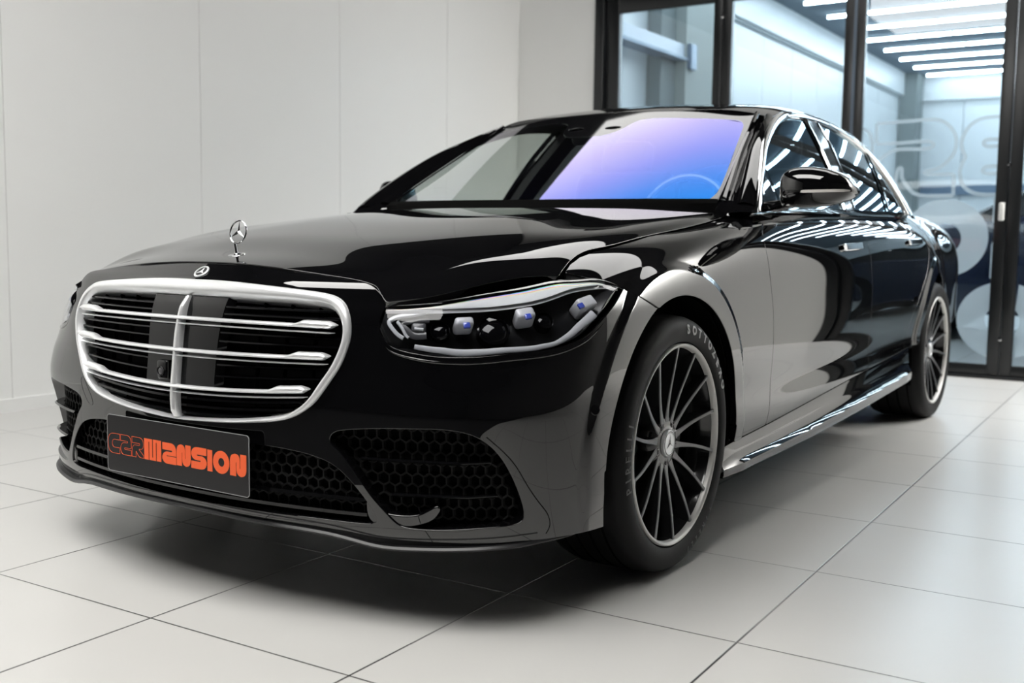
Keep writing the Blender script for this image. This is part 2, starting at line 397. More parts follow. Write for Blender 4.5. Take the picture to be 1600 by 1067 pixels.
# ================================================================ materials
mat('paint', (.003,.003,.0035), .5, coat=1., spec=.0, ior=1.5, coat_rough=.008)
M['paint'].node_tree.nodes['Principled BSDF'].inputs['Coat IOR'].default_value = 1.82
mat('black_gloss', (.003,.003,.0035), .06, spec=.5)
mat('black_satin', (.012,.012,.013), .35)
mat('black_matte', (.010,.010,.010), .7, spec=.25)
mat('void', (.002,.002,.002), .9, spec=.05)
mat('chrome', (.86,.87,.88), .07, metal=1.)
mat('satin_chrome', (.88,.89,.90), .28, metal=.45, spec=.6)
mat('rubber', (.0045,.0045,.005), .6, spec=.2)
mat('rubber_print', (.42,.42,.42), .5)
mat('rubber_dim', (.055,.055,.056), .45)
mat('rim_black', (.012,.012,.013), .18, coat=.6)
mat('rim_cut', (.13,.13,.135), .30, metal=.6)
mat('rim_lip', (.62,.61,.59), .42, metal=.3)
mat('disc_metal', (.25,.25,.26), .3, metal=1.)
mat('leather', (.016,.016,.018), .45)
mat('trim_dark', (.01,.01,.012), .5)
mat('headliner', (.10,.10,.10), .9)
mat('plate_black', (.013,.012,.013), .34, spec=.35)
mat('plate_edge', (.35,.35,.35), .35)
mat('plate_orange', (1.,.15,.045), .5, spec=.3)
mat('lamp_housing', (.010,.010,.011), .3)
mat('lamp_white', (.62,.63,.66), .32, coat=.5)
mat('lamp_grey', (.07,.07,.075), .3, coat=.5)
mat('lamp_blue', (.05,.08,.42), .12, coat=1.)
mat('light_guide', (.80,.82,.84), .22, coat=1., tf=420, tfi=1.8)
mat('amber', (.55,.20,.05), .3)
mat('white_strip', (.62,.60,.57), .25)
mat('wall_white', (.89,.89,.872), .42, spec=.35)
mat('wall_seam', (.52,.52,.51), .6)
mat('wall_dark', (.018,.018,.019), .8, spec=.2)
mat('wall_grey', (.055,.054,.053), .8, spec=.2)
mat('frame_black', (.008,.009,.010), .28, spec=.5)
mat('frame_groove', (.10,.13,.17), .35, metal=.3)
mat('panel_cool', (.74,.78,.80), .35, spec=.4)
mat('panel_seam', (.45,.50,.52), .6)
mat('ceiling_cool', (.22,.26,.30), .9, spec=.0)
mat('concrete', (.42,.45,.43), .8)
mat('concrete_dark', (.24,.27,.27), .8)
mat('steel_blue', (.16,.22,.30), .4, metal=.3)
mat('steel_pale', (.62,.68,.76), .4)
m_ = mat('frost', (.95,.96,.97), .55); tn = m_.node_tree.nodes.new('ShaderNodeBsdfTranslucent'); tn.inputs[0].default_value = (.95,.97,.98,1); mx_ = m_.node_tree.nodes.new('ShaderNodeMixShader'); mx_.inputs[0].default_value = .5
m_.node_tree.links.new(m_.node_tree.nodes['Principled BSDF'].outputs[0], mx_.inputs[1]); m_.node_tree.links.new(tn.outputs[0], mx_.inputs[2]); tp_ = m_.node_tree.nodes.new('ShaderNodeBsdfTransparent'); m2_ = m_.node_tree.nodes.new('ShaderNodeMixShader'); m2_.inputs[0].default_value = .5; m_.node_tree.links.new(tp_.outputs[0], m2_.inputs[1]); m_.node_tree.links.new(mx_.outputs[0], m2_.inputs[2]); m_.node_tree.links.new(m2_.outputs[0], m_.node_tree.nodes['Material Output'].inputs[0])
mat('white_plastic', (.72,.72,.70), .35)
mat('tube', (1,1,1), .5, emit=(.86,.94,1.0), strength=27.0)
mat('panel_glow', (1,1,1), .6, emit=(1.,.985,.955), strength=7.0)
mat('panel_soft', (1,1,1), .6, emit=(1.,.985,.965), strength=2.2)
mat('panel_bright', (1,1,1), .6, emit=(1.,.985,.955), strength=80.)
mat('bar_chrome', (.90,.91,.92), .22, metal=.55, spec=.6)
mat('blue_paint', (.004,.010,.035), .25, coat=.6)
mat('purple_led', (.2,.1,.6), .4, emit=(.30,.25,.8), strength=.6)
mat('red_paint', (.35,.01,.008), .4)
clear_glass('pane', (.88,.94,.97), .04, .8)
clear_glass('side_glass', (.93,.97,.95), .05, .95, (.78,.92,1.), 4.)
clear_glass('rear_glass', (.10,.11,.12), .06, .95, (.78,.92,1.), 4.)
clear_glass('lens', (.90,.91,.93), .035, .95, power=3.2)
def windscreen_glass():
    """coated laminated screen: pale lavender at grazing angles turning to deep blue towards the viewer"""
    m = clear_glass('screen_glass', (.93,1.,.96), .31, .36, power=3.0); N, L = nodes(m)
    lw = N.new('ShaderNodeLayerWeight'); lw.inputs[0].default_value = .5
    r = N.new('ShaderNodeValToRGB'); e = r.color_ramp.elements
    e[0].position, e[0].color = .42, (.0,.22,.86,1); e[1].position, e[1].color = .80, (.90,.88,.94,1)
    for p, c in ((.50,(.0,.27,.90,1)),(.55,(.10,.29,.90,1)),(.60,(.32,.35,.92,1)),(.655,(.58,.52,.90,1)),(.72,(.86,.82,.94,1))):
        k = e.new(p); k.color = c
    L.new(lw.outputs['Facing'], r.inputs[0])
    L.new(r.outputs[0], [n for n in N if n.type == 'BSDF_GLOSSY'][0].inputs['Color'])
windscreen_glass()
def frit_coat():
    m = mat('frit', (.006,.006,.007), .04, spec=.5, ior=1.75)
frit_coat()
def guide_rainbow():
    """pale light guide with a rainbow glint painted into its base colour by viewing angle"""
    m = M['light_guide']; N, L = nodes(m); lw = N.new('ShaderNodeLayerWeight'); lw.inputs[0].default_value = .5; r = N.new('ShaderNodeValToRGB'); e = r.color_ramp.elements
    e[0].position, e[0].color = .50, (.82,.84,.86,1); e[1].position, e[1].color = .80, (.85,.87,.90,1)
    for p, c in ((.555,(.95,.90,.70,1)),(.59,(.95,.45,.12,1)),(.62,(.55,.16,.60,1)),(.65,(.12,.14,.85,1)),(.68,(.15,.65,.55,1)),(.72,(.75,.90,.25,1)),(.76,(.90,.90,.80,1))): e.new(p).color = c  # rainbow glint put into the base colour
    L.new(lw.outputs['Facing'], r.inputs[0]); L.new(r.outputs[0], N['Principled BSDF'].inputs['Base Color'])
guide_rainbow()
def tile_material():
    m = mat('tile', (.70,.69,.665), .24, spec=.42); N, L = nodes(m); b = N['Principled BSDF']
    g = N.new('ShaderNodeNewGeometry'); mp = N.new('ShaderNodeMapping'); mp.inputs['Rotation'].default_value = (0,0,math.radians(-1.4))
    L.new(g.outputs['Position'], mp.inputs[0]); sp = N.new('ShaderNodeSeparateXYZ'); L.new(mp.outputs[0], sp.inputs[0])
    def math_(op, a, bb=None, c=None):
        n = N.new('ShaderNodeMath'); n.operation = op
        for i, x in enumerate((a, bb, c)):
            if x is None: continue
            if isinstance(x, (int, float)): n.inputs[i].default_value = x
            else: L.new(x, n.inputs[i])
        return n.outputs[0]
    masks = []; cells = []
    for ax, off, pitch, w in (('X', 1.311, .6155, .0034), ('Y', .440, .6320, .0030)):
        t = math_('DIVIDE', math_('SUBTRACT', sp.outputs[ax], off), pitch)
        cells.append(math_('FLOOR', t))
        d = math_('MULTIPLY', math_('ABSOLUTE', math_('SUBTRACT', t, math_('ROUND', t))), pitch)
        s = N.new('ShaderNodeMapRange'); s.inputs['From Min'].default_value = w*.4; s.inputs['From Max'].default_value = w*1.1; s.inputs['To Min'].default_value = 1; s.inputs['To Max'].default_value = 0
        L.new(d, s.inputs[0]); masks.append(s.outputs[0])
    line = math_('MAXIMUM', masks[0], masks[1])
    cmb = N.new('ShaderNodeCombineXYZ'); L.new(cells[0], cmb.inputs[0]); L.new(cells[1], cmb.inputs[1])
    wn = N.new('ShaderNodeTexWhiteNoise'); L.new(cmb.outputs[0], wn.inputs['Vector'])
    nz = N.new('ShaderNodeTexNoise'); nz.inputs['Scale'].default_value = 3.0; nz.inputs['Detail'].default_value = 2; L.new(g.outputs['Position'], nz.inputs['Vector'])
    nz2 = N.new('ShaderNodeTexNoise'); nz2.inputs['Scale'].default_value = 1.1; nz2.inputs['Detail'].default_value = 2; L.new(g.outputs['Position'], nz2.inputs['Vector'])
    base = N.new('ShaderNodeMix'); base.data_type = 'RGBA'; base.inputs[6].default_value = (.565,.559,.541,1); base.inputs[7].default_value = (.605,.60,.583,1)
    L.new(math_('ADD', math_('MULTIPLY', nz.outputs['Fac'], .7), math_('MULTIPLY', wn.outputs['Value'], .3)), base.inputs[0])
    gm = N.new('ShaderNodeMix'); gm.data_type = 'RGBA'; L.new(base.outputs[2], gm.inputs[6]); gm.inputs[7].default_value = (.02,.02,.02,1)
    lf = N.new('ShaderNodeMapRange'); lf.inputs['From Min'].default_value = .35; lf.inputs['From Max'].default_value = .55; lf.inputs['To Min'].default_value = .45; lf.inputs['To Max'].default_value = 1; L.new(nz2.outputs['Fac'], lf.inputs[0])
    L.new(math_('MULTIPLY', line, lf.outputs[0]), gm.inputs[0]); L.new(gm.outputs[2], b.inputs['Base Color'])
    rr = N.new('ShaderNodeMapRange'); rr.inputs['To Min'].default_value = .26; rr.inputs['To Max'].default_value = .30; L.new(nz.outputs['Fac'], rr.inputs[0]); b.inputs['Roughness'].default_value = .28
    bp = N.new('ShaderNodeBump'); bp.inputs['Strength'].default_value = .5; bp.inputs['Distance'].default_value = .002; bp.invert = True; L.new(line, bp.inputs['Height']); L.new(bp.outputs[0], b.inputs['Normal'])
tile_material()
def tread_bump():
    m = M['rubber']; N, L = nodes(m)
    n = N.new('ShaderNodeTexNoise'); n.inputs['Scale'].default_value = 90; b = N.new('ShaderNodeBump'); b.inputs['Strength'].default_value = .15; b.inputs['Distance'].default_value = .001
    g = N.new('ShaderNodeTexCoord'); L.new(g.outputs['Object'], n.inputs['Vector']); L.new(n.outputs['Fac'], b.inputs['Height']); L.new(b.outputs[0], N['Principled BSDF'].inputs['Normal'])
tread_bump()
# ================================================================ the room
XL, YB, XR = -2.93, 6.08, 6.4      # left wall, back wall with the glass doors, right wall
YF, YH = -8.5, 19.7               # dark front of the showroom, far wall of the hall behind
ZD, ZC, ZW_ = 2.84, 4.0, 3.30     # door head, ceilings, top of the white lining
def structure(o): o['kind'] = 'structure'; return o
def slab(name, lo, hi, m, bev=0.):
    lo, hi = np.array(lo, float), np.array(hi, float)
    return structure(MB().box((lo+hi)/2, hi-lo, bev=bev).build(name, m, smooth=bev > 0))
slab('floor', (XL-.3, -1.05, -.10), (9.0, YB, 0), 'tile'); slab('floor', (XL-.3, YF-.3, -.10), (9.0, -1.05, 0), 'wall_dark')
fl2 = slab('floor', (XL-.3, YB, -.10), (9.0, YH+.3, 0), 'tile')
# left wall: white sandwich panels with fine vertical joints
seams = [1.345-1.222*k for k in range(0, 9)]+[2.590, 3.805, 5.03]
wl = MB(); ys = sorted([YF]+[s for s in seams if s > YF]+[YB])
for a, b in zip(ys[:-1], ys[1:]): wl.box((XL-.05, (a+b)/2, ZW_/2), (.1, b-a-.004, ZW_))
wl.box((XL-.07, (YF+YB)/2, ZW_/2), (.05, YB-YF, ZW_))
structure(wl.build('wall_left', 'wall_white', smooth=False))
slab('baseboard_left', (XL, YF, 0), (XL+.012, YB, .068), 'wall_white')
slab('wall_left', (XL-.1, YF, ZW_), (XL, YB, 4.3), 'wall_dark')
# back wall: white return, door head, white right part
slab('wall_back', (XL, YB-.02, 0), (-2.17, YB+.16, ZW_), 'wall_white')
slab('wall_back', (-2.17, YB-.02, ZD+.04), (2.16, YB+.16, ZW_), 'wall_white')
slab('wall_back', (2.16, YB-.02, 0), (XR, YB+.16, ZW_), 'wall_white')
slab('wall_back', (XL, YB-.02, ZW_), (XR, YB+.16, 4.3), 'wall_white')
slab('wall_right', (XR, YF, 0), (XR+.1, YB+.16, 4.3), 'wall_grey')
slab('wall_front', (XL-.1, YF-.1, 0), (XR+.1, YF, 4.3), 'wall_dark')
slab('ceiling', (XL-.1, YF-.1, 4.2), (XR+.1, YB+.16, 4.3), 'wall_dark')
# luminous ceiling panels: one over the cabin, one over the front, an added slim one to brighten the back wall
def ceiling_panel(label, x0, x1, y0, y1, z, m):
    c = np.array(((x0+x1)/2, (y0+y1)/2, 4.2)); lp = empty('ceiling_light', tuple(c)); tag(lp, label, 'ceiling light')
    MB().box(np.array((c[0], c[1], z+.005))-c, (x1-x0-.06, y1-y0-.06, .01)).build('diffuser', m, lp, smooth=False)
    fr = MB()
    for lo, hi in (((x0,y0),(x1,y0+.03)),((x0,y1-.03),(x1,y1)),((x0,y0),(x0+.03,y1)),((x1-.03,y0),(x1,y1))):
        fr.box(np.array(((lo[0]+hi[0])/2, (lo[1]+hi[1])/2, (z+4.2)/2-.005))-c, (hi[0]-lo[0], hi[1]-lo[1], 4.2-z+.01))
    fr.build('frame', 'frame_black', lp, smooth=False); return lp
ceiling_panel('square luminous ceiling panel with slim black frame above the car cabin', -1.98, 1.80, 3.18, 4.85, 3.98, 'panel_soft')
ceiling_panel('largest luminous ceiling panel, over the floor in front of the car', -2.05, 1.90, -2.8, .10, 3.98, 'panel_glow')
ceiling_panel('added long narrow glowing panel brightening the right end of the back wall', 2.40, 6.0, 5.40, 5.95, 3.98, 'panel_bright')  # unseen strip added to brighten the wall that the doors mirror
slab('added_baffle', (2.25, 5.30, 3.50), (6.15, 5.335, 4.2), 'wall_dark')          # unseen board added to block the added panel from car and floor
# ---------------------------------------------------------------- black framed glass folding doors
GY = YB                                  # plane of the glass
def bar(mb, x0, x1, z0, z1, d=.075, y=GY): mb.box(((x0+x1)/2, y, (z0+z1)/2), (x1-x0, d, z1-z0), bev=.004)
jm = MB(); bar(jm, -2.17, -2.09, 0, ZD+.04, .16); bar(jm, 2.075, 2.16, 0, ZD+.04, .16); bar(jm, -2.17, 2.16, ZD, ZD+.06, .16); bar(jm, -2.17, 2.16, 0, .022, .12)
structure(jm.build('trim_1', 'frame_black'))
edges = [-2.085, -1.084, -.082, .975, 2.07]
stile = [(.11,.062),(.062,.062),(.062,.068),(.07,.075)]
doors = []
for i in range(4):
    a, b = edges[i]+.003, edges[i+1]-.003; d = MB(); sl, sr = stile[i]
    bar(d, a, a+sl, .024, ZD-.004); bar(d, b-sr, b, .024, ZD-.004); bar(d, a+sl, b-sr, .024, .088); bar(d, a+sl, b-sr, 2.722, ZD-.004)
    o = structure(d.build('door_%d' % (i+1), 'frame_black')); doors.append((o, a+sl, b-sr))
    g = MB().box(((a+sl+b-sr)/2, GY+.012, 1.405), (b-sr-a-sl+.01, .008, 2.64)).build('door_glass', 'pane', o, smooth=False)
    bd = MB()
    for x0, x1, z0, z1 in ((a+sl-.001,a+sl+.008,.088,2.722),(b-sr-.008,b-sr+.001,.088,2.722),(a+sl,b-sr,2.714,2.723),(a+sl,b-sr,.087,.096)): bd.box(((x0+x1)/2, GY-.030, (z0+z1)/2), (x1-x0, .012, z1-z0))
    bd.build('glazing_bead', 'frame_black', o, smooth=False)
MB().box((-.082, GY-.036, 1.43), (.022, .008, 2.8)).build('cover_strip', 'frame_groove', doors[1][0], smooth=False)
hd = MB(); hd.box((.942, GY-.050, 1.128), (.036, .026, .122), bev=.008); hd.build('pull_handle', 'white_plastic', doors[2][0])
bl = MB()
for x, z in ((-1.084,2.60),(-1.084,1.3),(.975,1.437),(.975,.27)): bl.lathe([(0,-.047),(.012,-.046),(.014,-.040),(.014,-.036)], (x, GY, z), 'y', 16)
bl.build('hinge_pin', 'chrome', doors[0][0])
# frosted lettering on the glass
def ribbon(pts, w, closed=False):
    """outline of constant width along a polyline -> quads strip"""
    p = np.asarray(pts, float); t = (np.roll(p, -1, 0)-np.roll(p, 1, 0)) if closed else np.gradient(p, axis=0)
    t /= np.linalg.norm(t, axis=1, keepdims=True)+1e-12; n = np.stack([-t[:, 1], t[:, 0]], 1)*w/2
    return p+n, p-n
def film(name, door, strips=(), polys=()):
    mb = MB(); y0 = GY+.0155
    for a, b in strips:
        n = len(a); v = [(x, y0, z) for x, z in a]+[(x, y0, z) for x, z in b]+[(x, y0+.001, z) for x, z in a]+[(x, y0+.001, z) for x, z in b]
        f = []
        for i in range(n-1): f += [(i, i+1, n+i+1, n+i), (2*n+i, 3*n+i, 3*n+i+1, 2*n+i+1), (i, 2*n+i, 2*n+i+1, i+1), (n+i, n+i+1, 3*n+i+1, 3*n+i)]
        mb.add(v, f)
    for outer, holes in polys: mb.prism(outer, (0, y0, 0), (1,0,0), (0,0,1), (0,1,0), .001, holes=holes)
    return mb.build(name, 'frost', door, smooth=False)
def rnd(pts, n=60): return curve(pts, n)
A1 = [(.083,1.752),(.27,1.760),(.449,1.764),(.52,1.752),(.575,1.712),(.611,1.655),(.621,1.589),(.604,1.52),(.567,1.472),(.51,1.43),(.44,1.413),(.420,1.402),(.43,1.390)]
A2 = [(.43,1.390),(.52,1.388),(.616,1.387)]; A3 = [(.616,1.387),(.619,1.243)]
A4 = [(.619,1.243),(.50,1.240),(.413,1.243),(.343,1.270),(.294,1.332),(.270,1.38),(.266,1.435),(.250,1.436),(.236,1.404),(.230,1.35),(.23,1.24)]
A5 = [(.083,1.752),(.083,1.611)]; A6 = [(.083,1.611),(.28,1.613),(.456,1.612),(.475,1.592),(.456,1.571),(.275,1.568),(.198,1.554),(.129,1.511),(.08,1.45),(.06,1.35),(.06,1.24)]
C1 = [(.909,1.763),(.786,1.757),(.716,1.723),(.669,1.656),(.655,1.588),(.672,1.53),(.684,1.502),(.662,1.445),(.655,1.38),(.675,1.318),(.709,1.279),(.783,1.249),(.909,1.246)]
C2 = [(.909,1.609),(.81,1.609),(.797,1.590),(.815,1.571),(.909,1.571)]; C3 = [(.909,1.433),(.815,1.428),(.800,1.408),(.816,1.389),(.909,1.389)]
P0 = [(-.018,1.72),(.03,1.69),(.055,1.62),(.05,1.54),(.01,1.48),(-.018,1.46)]
film('frosted_outline', doors[2][0], [ribbon(rnd(q), .026) for q in (A1, A2, A3, A4, A5, A6, C1, C2, C3, P0)])
def ell(cx, cz, rx, rz, n=64, a0=0, a1=2*math.pi): return [(cx+rx*math.cos(a0+(a1-a0)*i/n), cz+rz*math.sin(a0+(a1-a0)*i/n)) for i in range(n)]
film('frosted_letter', doors[2][0], polys=[(ell(.575,.950,.283,.268), [ell(.582,.945,.103,.105)])])
film('frosted_letter', doors[2][0], polys=[([(.876,1.223),(.908,1.223),(.908,1.049),(.878,1.049)], []), ([(.878,.905),(.893,.945),(.908,.955),(.908,.68),(.879,.68)], []), ([(.20,.66),(.45,.66),(.45,.09),(.20,.09)], [])])
def clipx(q, lo, hi): return [(min(max(x, lo), hi), z) for x, z in q]
o2 = ell(.972,.395,.290,.262,96); i2 = ell(.972,.392,.110,.108,96)
film('frosted_letter', doors[2][0], polys=[([(x, z) for x, z in o2 if x < .905]+[(.906,z) for x, z in sorted([(x, z) for x, z in i2 if x < .905], key=lambda q: q[1])[:1]]+[(x, z) for x, z in sorted([(x, z) for x, z in i2 if x < .905], key=lambda q: q[1])], [])])
film('frosted_letter', doors[3][0], polys=[([(x, z) for x, z in sorted([q for q in o2 if q[0] > 1.048], key=lambda q: q[1])]+[(x, z) for x, z in sorted([q for q in i2 if q[0] > 1.048], key=lambda q: -q[1])], [])])
# ---------------------------------------------------------------- the hall behind the glass
hl_ = MB(); yy = [YB+.16]+[YB+.16+1.13*k for k in range(1, 13)]+[YH]
for a, b in zip(yy[:-1], yy[1:]): hl_.box((XL-.05, (a+b)/2, 1.8), (.1, b-a-.012, 3.6))
hl_.box((XL-.08, (YB+YH)/2, 1.8), (.05, YH-YB, 3.6)); structure(hl_.build('wall_hall_left', 'panel_cool', smooth=False))
slab('trim_2', (XL-.1, YB+.16, 3.6), (XL+.10, YH, ZC), 'panel_cool')
slab('trim_3', (XL-.02, YB+.16, 3.565), (XL+.05, YH, 3.60), 'panel_seam')
hf = MB()
for k in range(9): hf.box((XL+.5+1.0*k, YH+.05, 1.8), (.985, .1, 3.6))
hf.box((1.2, YH+.09, 1.8), (8.6, .06, 3.6)); structure(hf.build('wall_far', 'panel_cool', smooth=False))
slab('trim_4', (XL, YH-.14, 3.55), (6.5, YH+.1, ZC), 'panel_cool')
slab('trim_5', (XL+.3, YH-.10, 1.80), (6.5, YH+.02, 1.98), 'steel_blue')
slab('wall_hall_right', (6.4, YB+.16, 0), (6.5, YH+.1, ZC), 'panel_cool')
slab('ceiling', (XL-.1, YB+.16, ZC), (6.5, YH+.2, ZC+.1), 'ceiling_cool')
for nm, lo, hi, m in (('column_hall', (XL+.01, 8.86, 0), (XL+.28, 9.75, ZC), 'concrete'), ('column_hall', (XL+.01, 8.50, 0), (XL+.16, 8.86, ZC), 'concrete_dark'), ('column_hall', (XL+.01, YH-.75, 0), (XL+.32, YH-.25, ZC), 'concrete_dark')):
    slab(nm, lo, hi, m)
sb = empty('steel_beam', (XL+.2, 7.6, 2.86)); tag(sb, 'pale blue steel beam carried by the concrete column behind the glass', 'beam')
MB().box((0, .27, .03), (.12, 2.2, .14)).build('web', 'steel_pale', sb, smooth=False)
MB().box((0, .27, -.055), (.20, 2.2, .03)).build('flange', 'steel_blue', sb, smooth=False)
MB().box((.02, 1.36, -.02), (.22, .14, .26)).build('end_plate', 'steel_blue', sb, smooth=False)
# tubes in rows under the hall ceiling
proto = None; ORD = 'first second third fourth fifth sixth seventh eighth ninth tenth eleventh twelfth thirteenth'.split()
for r in range(13):
    y = 7.1+1.0*r
    for c_ in range(5):
        x = -1.88+1.235*c_
        if proto is None:
            t = empty('ceiling_tube_lamp', (x, y, ZC-.0449)); MB().sweep([(-.60,0,0),(-.595,0,0),(.595,0,0),(.60,0,0)], circ(.018, 10), up=(0,0,1)).build('tube', 'tube', t)
            MB().box((0, 0, .034), (1.22, .07, .022)).build('batten', 'concrete_dark', t, smooth=False); proto = t
        else:
            t = proto.copy(); COL.objects.link(t); t.location = (x, y, ZC-.0449)
            for ch in proto.children: q = ch.copy(); COL.objects.link(q); q.parent = t
        tag(t, '%s white ceiling tube from the left in the %s row behind the glass' % (ORD[c_], ORD[r]), 'tube lamp', 'fluorescent tubes on the hall ceiling')
# ================================================================ the car
car = empty('car', (0, 2.6, 0)); tag(car, 'glossy black luxury saloon with chrome grille parked on the white tiled floor', 'car')
CARP = {}
H, B, D, W, G, RF = hood_surface(), bumper_surface(), side_surface(), screen_surface(), sideglass_surface(), roof_surface()
_link = link
def link(o, parent=None):            # keep world coordinates when parenting below the car's Empty
    COL.objects.link(o)
    if parent is not None:
        o.parent = parent
        p = parent; off = Vector((0,0,0))
        if parent is car: o.matrix_parent_inverse = Matrix.Translation(-Vector(car.location))
    return o
GAP = .0022
def sdline(P, line, side):
    """signed distance to an open polyline (extended): positive on the chosen side"""
    q = np.asarray(line, float); a, b = q[:-1], q[1:]; e = b-a; out = np.empty(len(P))
    for s in range(0, len(P), 4000):
        p = P[s:s+4000, None]; w = p-a; t = (w*e).sum(2)/((e**2).sum(1)+1e-15)
        lo = np.zeros(len(a)); hi = np.ones(len(a)); lo[0] = -50; hi[-1] = 50
        t = np.clip(t, lo, hi)[..., None]; d = w-t*e; dd = (d**2).sum(2); i = dd.argmin(1); r = np.arange(len(i))
        cr = e[i, 0]*w[r, i, 1]-e[i, 1]*w[r, i, 0]
        out[s:s+4000] = np.sign(cr)*np.sqrt(dd[r, i])*side
    return out
def onS(S, line, side): return sdline(S2(S), line, side).reshape(S.U.shape)
# ---- shut lines, in each surface's own parameters
HOOD_EDGE = curve([(0,.079),(.12,.0785),(.2416,.0790),(.33,.088),(.4051,.1005),(.465,.112),(.5022,.1152),(.528,.113),(.5442,.1048),(.562,.096),(.5807,.0887)], 120)
HOOD_LAMP = curve([(.5807,.0887),(.6166,.135),(.6758,.2363),(.7311,.3543),(.780,.435),(.8109,.4704)], 80)
HOOD_SIDE = curve([(.8109,.4704),(.797,.545),(.789,.64),(.797,.76),(.798,.95),(.800,1.24),(.795,1.50),(.789,1.585),(.770,1.655),(.740,1.690)], 120)
HOOD_REAR = curve([(.740,1.690),(.70,1.672),(.62,1.615),(.50,1.553),(.25,1.482),(0,1.460)], 60)
hood_out = np.vstack([HOOD_EDGE, HOOD_LAMP[1:], HOOD_SIDE[1:], HOOD_REAR[1:], [(-.2,1.46),(-.2,.079)]])
Fh = region(H, hood_out)+GAP
hood = panel('hood', H, Fh, 'paint', car, both=True, depth=.03)
# ---- side panels (parameters: y, z)
ARCH_R = .412
def archF(S, w): return ARCH_R-np.hypot(S.X[..., 1]-w, S.X[..., 2]-ZW)*np.where(S.X[..., 2] > ZW, 1., .985)
a_f, a_r = archF(D, WF), archF(D, WR)
Fhood_on_side = np.where(D.X[..., 1] > 1.697, -1., onS(D, [(.30,.78),(.4681,.8261),(.54,.853),(.60,.870),(.6693,.8845),(.7929,.9023),(.9722,.9254),(1.2405,.9527),(1.50,.9840),(1.585,.9945),(1.655,1.0030),(1.700,1.0120),(1.80,1.0135)], 1))   # >0 above
D_BUMP = curve([(.40,.855),(.50,.829),(.5921,.7957),(.6263,.7807),(.725,.7401),(.80,.70),(.9,.62)], 60)
DOOR_F = curve([(1.775,1.035),(1.735,.992),(1.672,.960),(1.616,.9293),(1.585,.87),(1.579,.805),(1.590,.75),(1.604,.70),(1.620,.60),(1.627,.5286),(1.6205,.4006),(1.5987,.3085),(1.575,.22)], 140)
DOOR_M = curve([(2.840,1.09),(2.822,1.03),(2.795,.885),(2.797,.80),(2.805,.70),(2.815,.60),(2.825,.45),(2.815,.34),(2.80,.24)], 140)
DOOR_R = curve([(4.045,1.10),(4.000,1.04),(3.955,.97),(3.905,.90),(3.856,.8499),(3.778,.7717),(3.664,.6807),(3.56,.585),(3.485,.49),(3.43,.40),(3.40,.30)], 140)
SILL = curve([(1.15,.278),(1.2486,.2925),(1.40,.300),(1.5987,.3085),(2.0862,.336),(2.7243,.3732),(3.4044,.4091),(3.6,.42)], 120)
BELT = curve([(1.55,1.003),(1.70,1.0045),(1.7961,1.0061),(2.10,1.012),(2.58,1.0225),(2.9959,1.0265),(3.50,1.034),(3.9543,1.0400),(4.3,1.045)], 140)
above_belt = onS(D, BELT, 1); below_sill = onS(D, SILL, -1)
beh_f, beh_m, beh_r = onS(D, DOOR_F, 1), onS(D, DOOR_M, 1), onS(D, DOOR_R, 1)          # >0 rearwards
bump_side = onS(D, D_BUMP, -1)          # >0 on the bumper side (below/ahead)
mx = np.maximum.reduce
COWL = np.where(D.X[..., 1] > 1.62, 1, -1)
for mir, sd in ((False, 1), (True, -1)):
    fen = panel('front_fender', D, mx([Fhood_on_side+GAP, beh_f+GAP, bump_side+GAP, a_f, below_sill+GAP, .44-D.X[..., 1]]), 'paint', car, mirror=mir, depth=.02)
    fd = panel('front_door', D, mx([-beh_f+GAP, beh_m+GAP, below_sill+GAP, above_belt+.001]), 'paint', car, mirror=mir)
    rd = panel('rear_door', D, mx([-beh_m+GAP, beh_r+GAP, below_sill+GAP, above_belt+.001, a_r]), 'paint', car, mirror=mir)
    qp = panel('rear_quarter_panel', D, mx([-beh_r+GAP, a_r, below_sill+GAP, 1.15-D.X[..., 2]-9]), 'paint', car, mirror=mir)
    CARP[sd] = dict(fender=fen, front_door=fd, rear_door=rd, quarter=qp)
# ---- grille opening outline and bumper openings (parameters: u along the plan curve, z)
GO = curve([(-.10,.8005),(0,.801),(.1054,.8005),(.213,.7965),(.3119,.7905),(.3864,.785),(.4380,.7785),(.4680,.768),(.489,.7505),(.504,.727),(.5115,.701),(.5125,.682),(.508,.658),(.4945,.6195),(.473,.584),(.454,.556),(.4315,.528),(.405,.507),(.374,.4905),(.338,.4795),(.298,.4725),(.2135,.463),(.1436,.4583),(.0466,.4540),(0,.4535),(-.10,.4537)], 260)
GI = curve([(-.10,.7613),(0,.7615),(.1232,.7622),(.227,.7605),(.3228,.7588),(.405,.7545),(.4405,.7490),(.4610,.7387),(.4765,.7225),(.4860,.7039),(.4888,.6871),(.4850,.6595),(.4640,.6127),(.4425,.5810),(.4200,.5468),(.4015,.5261),(.3790,.5093),(.3490,.4955),(.3029,.4856),(.2165,.4735),(.0801,.4622),(0,.4580),(-.10,.4582)], 260)
LENS_T = np.array([(.5727,.0937,.7539),(.6125,.118,.7590),(.657,.157,.7656),(.704,.233,.778),(.753,.322,.7915),(.782,.378,.801),(.8176,.444,.8143),(.851,.503,.8180),(.874,.547,.8180),(.898,.576,.8060),(.913,.588,.7965)])
tT = np.array([602,638,674,730,790,826,868,910,932,953,965])
LENS_B = np.array([(.5703,.0762,.7091),(.5905,.0771,.675),(.621,.0881,.6593),(.6682,.1104,.6497),(.7039,.1304,.6462),(.7656,.1739,.6468),(.8188,.2252,.6536),(.8794,.3053,.663),(.9038,.354,.6758),(.9189,.3966,.6934),(.9275,.4524,.7287),(.9265,.5213,.7672),(.9145,.586,.7962)])
tB = np.array([593,604,625,660,688,740,790,854,885,908,932,953,965.])
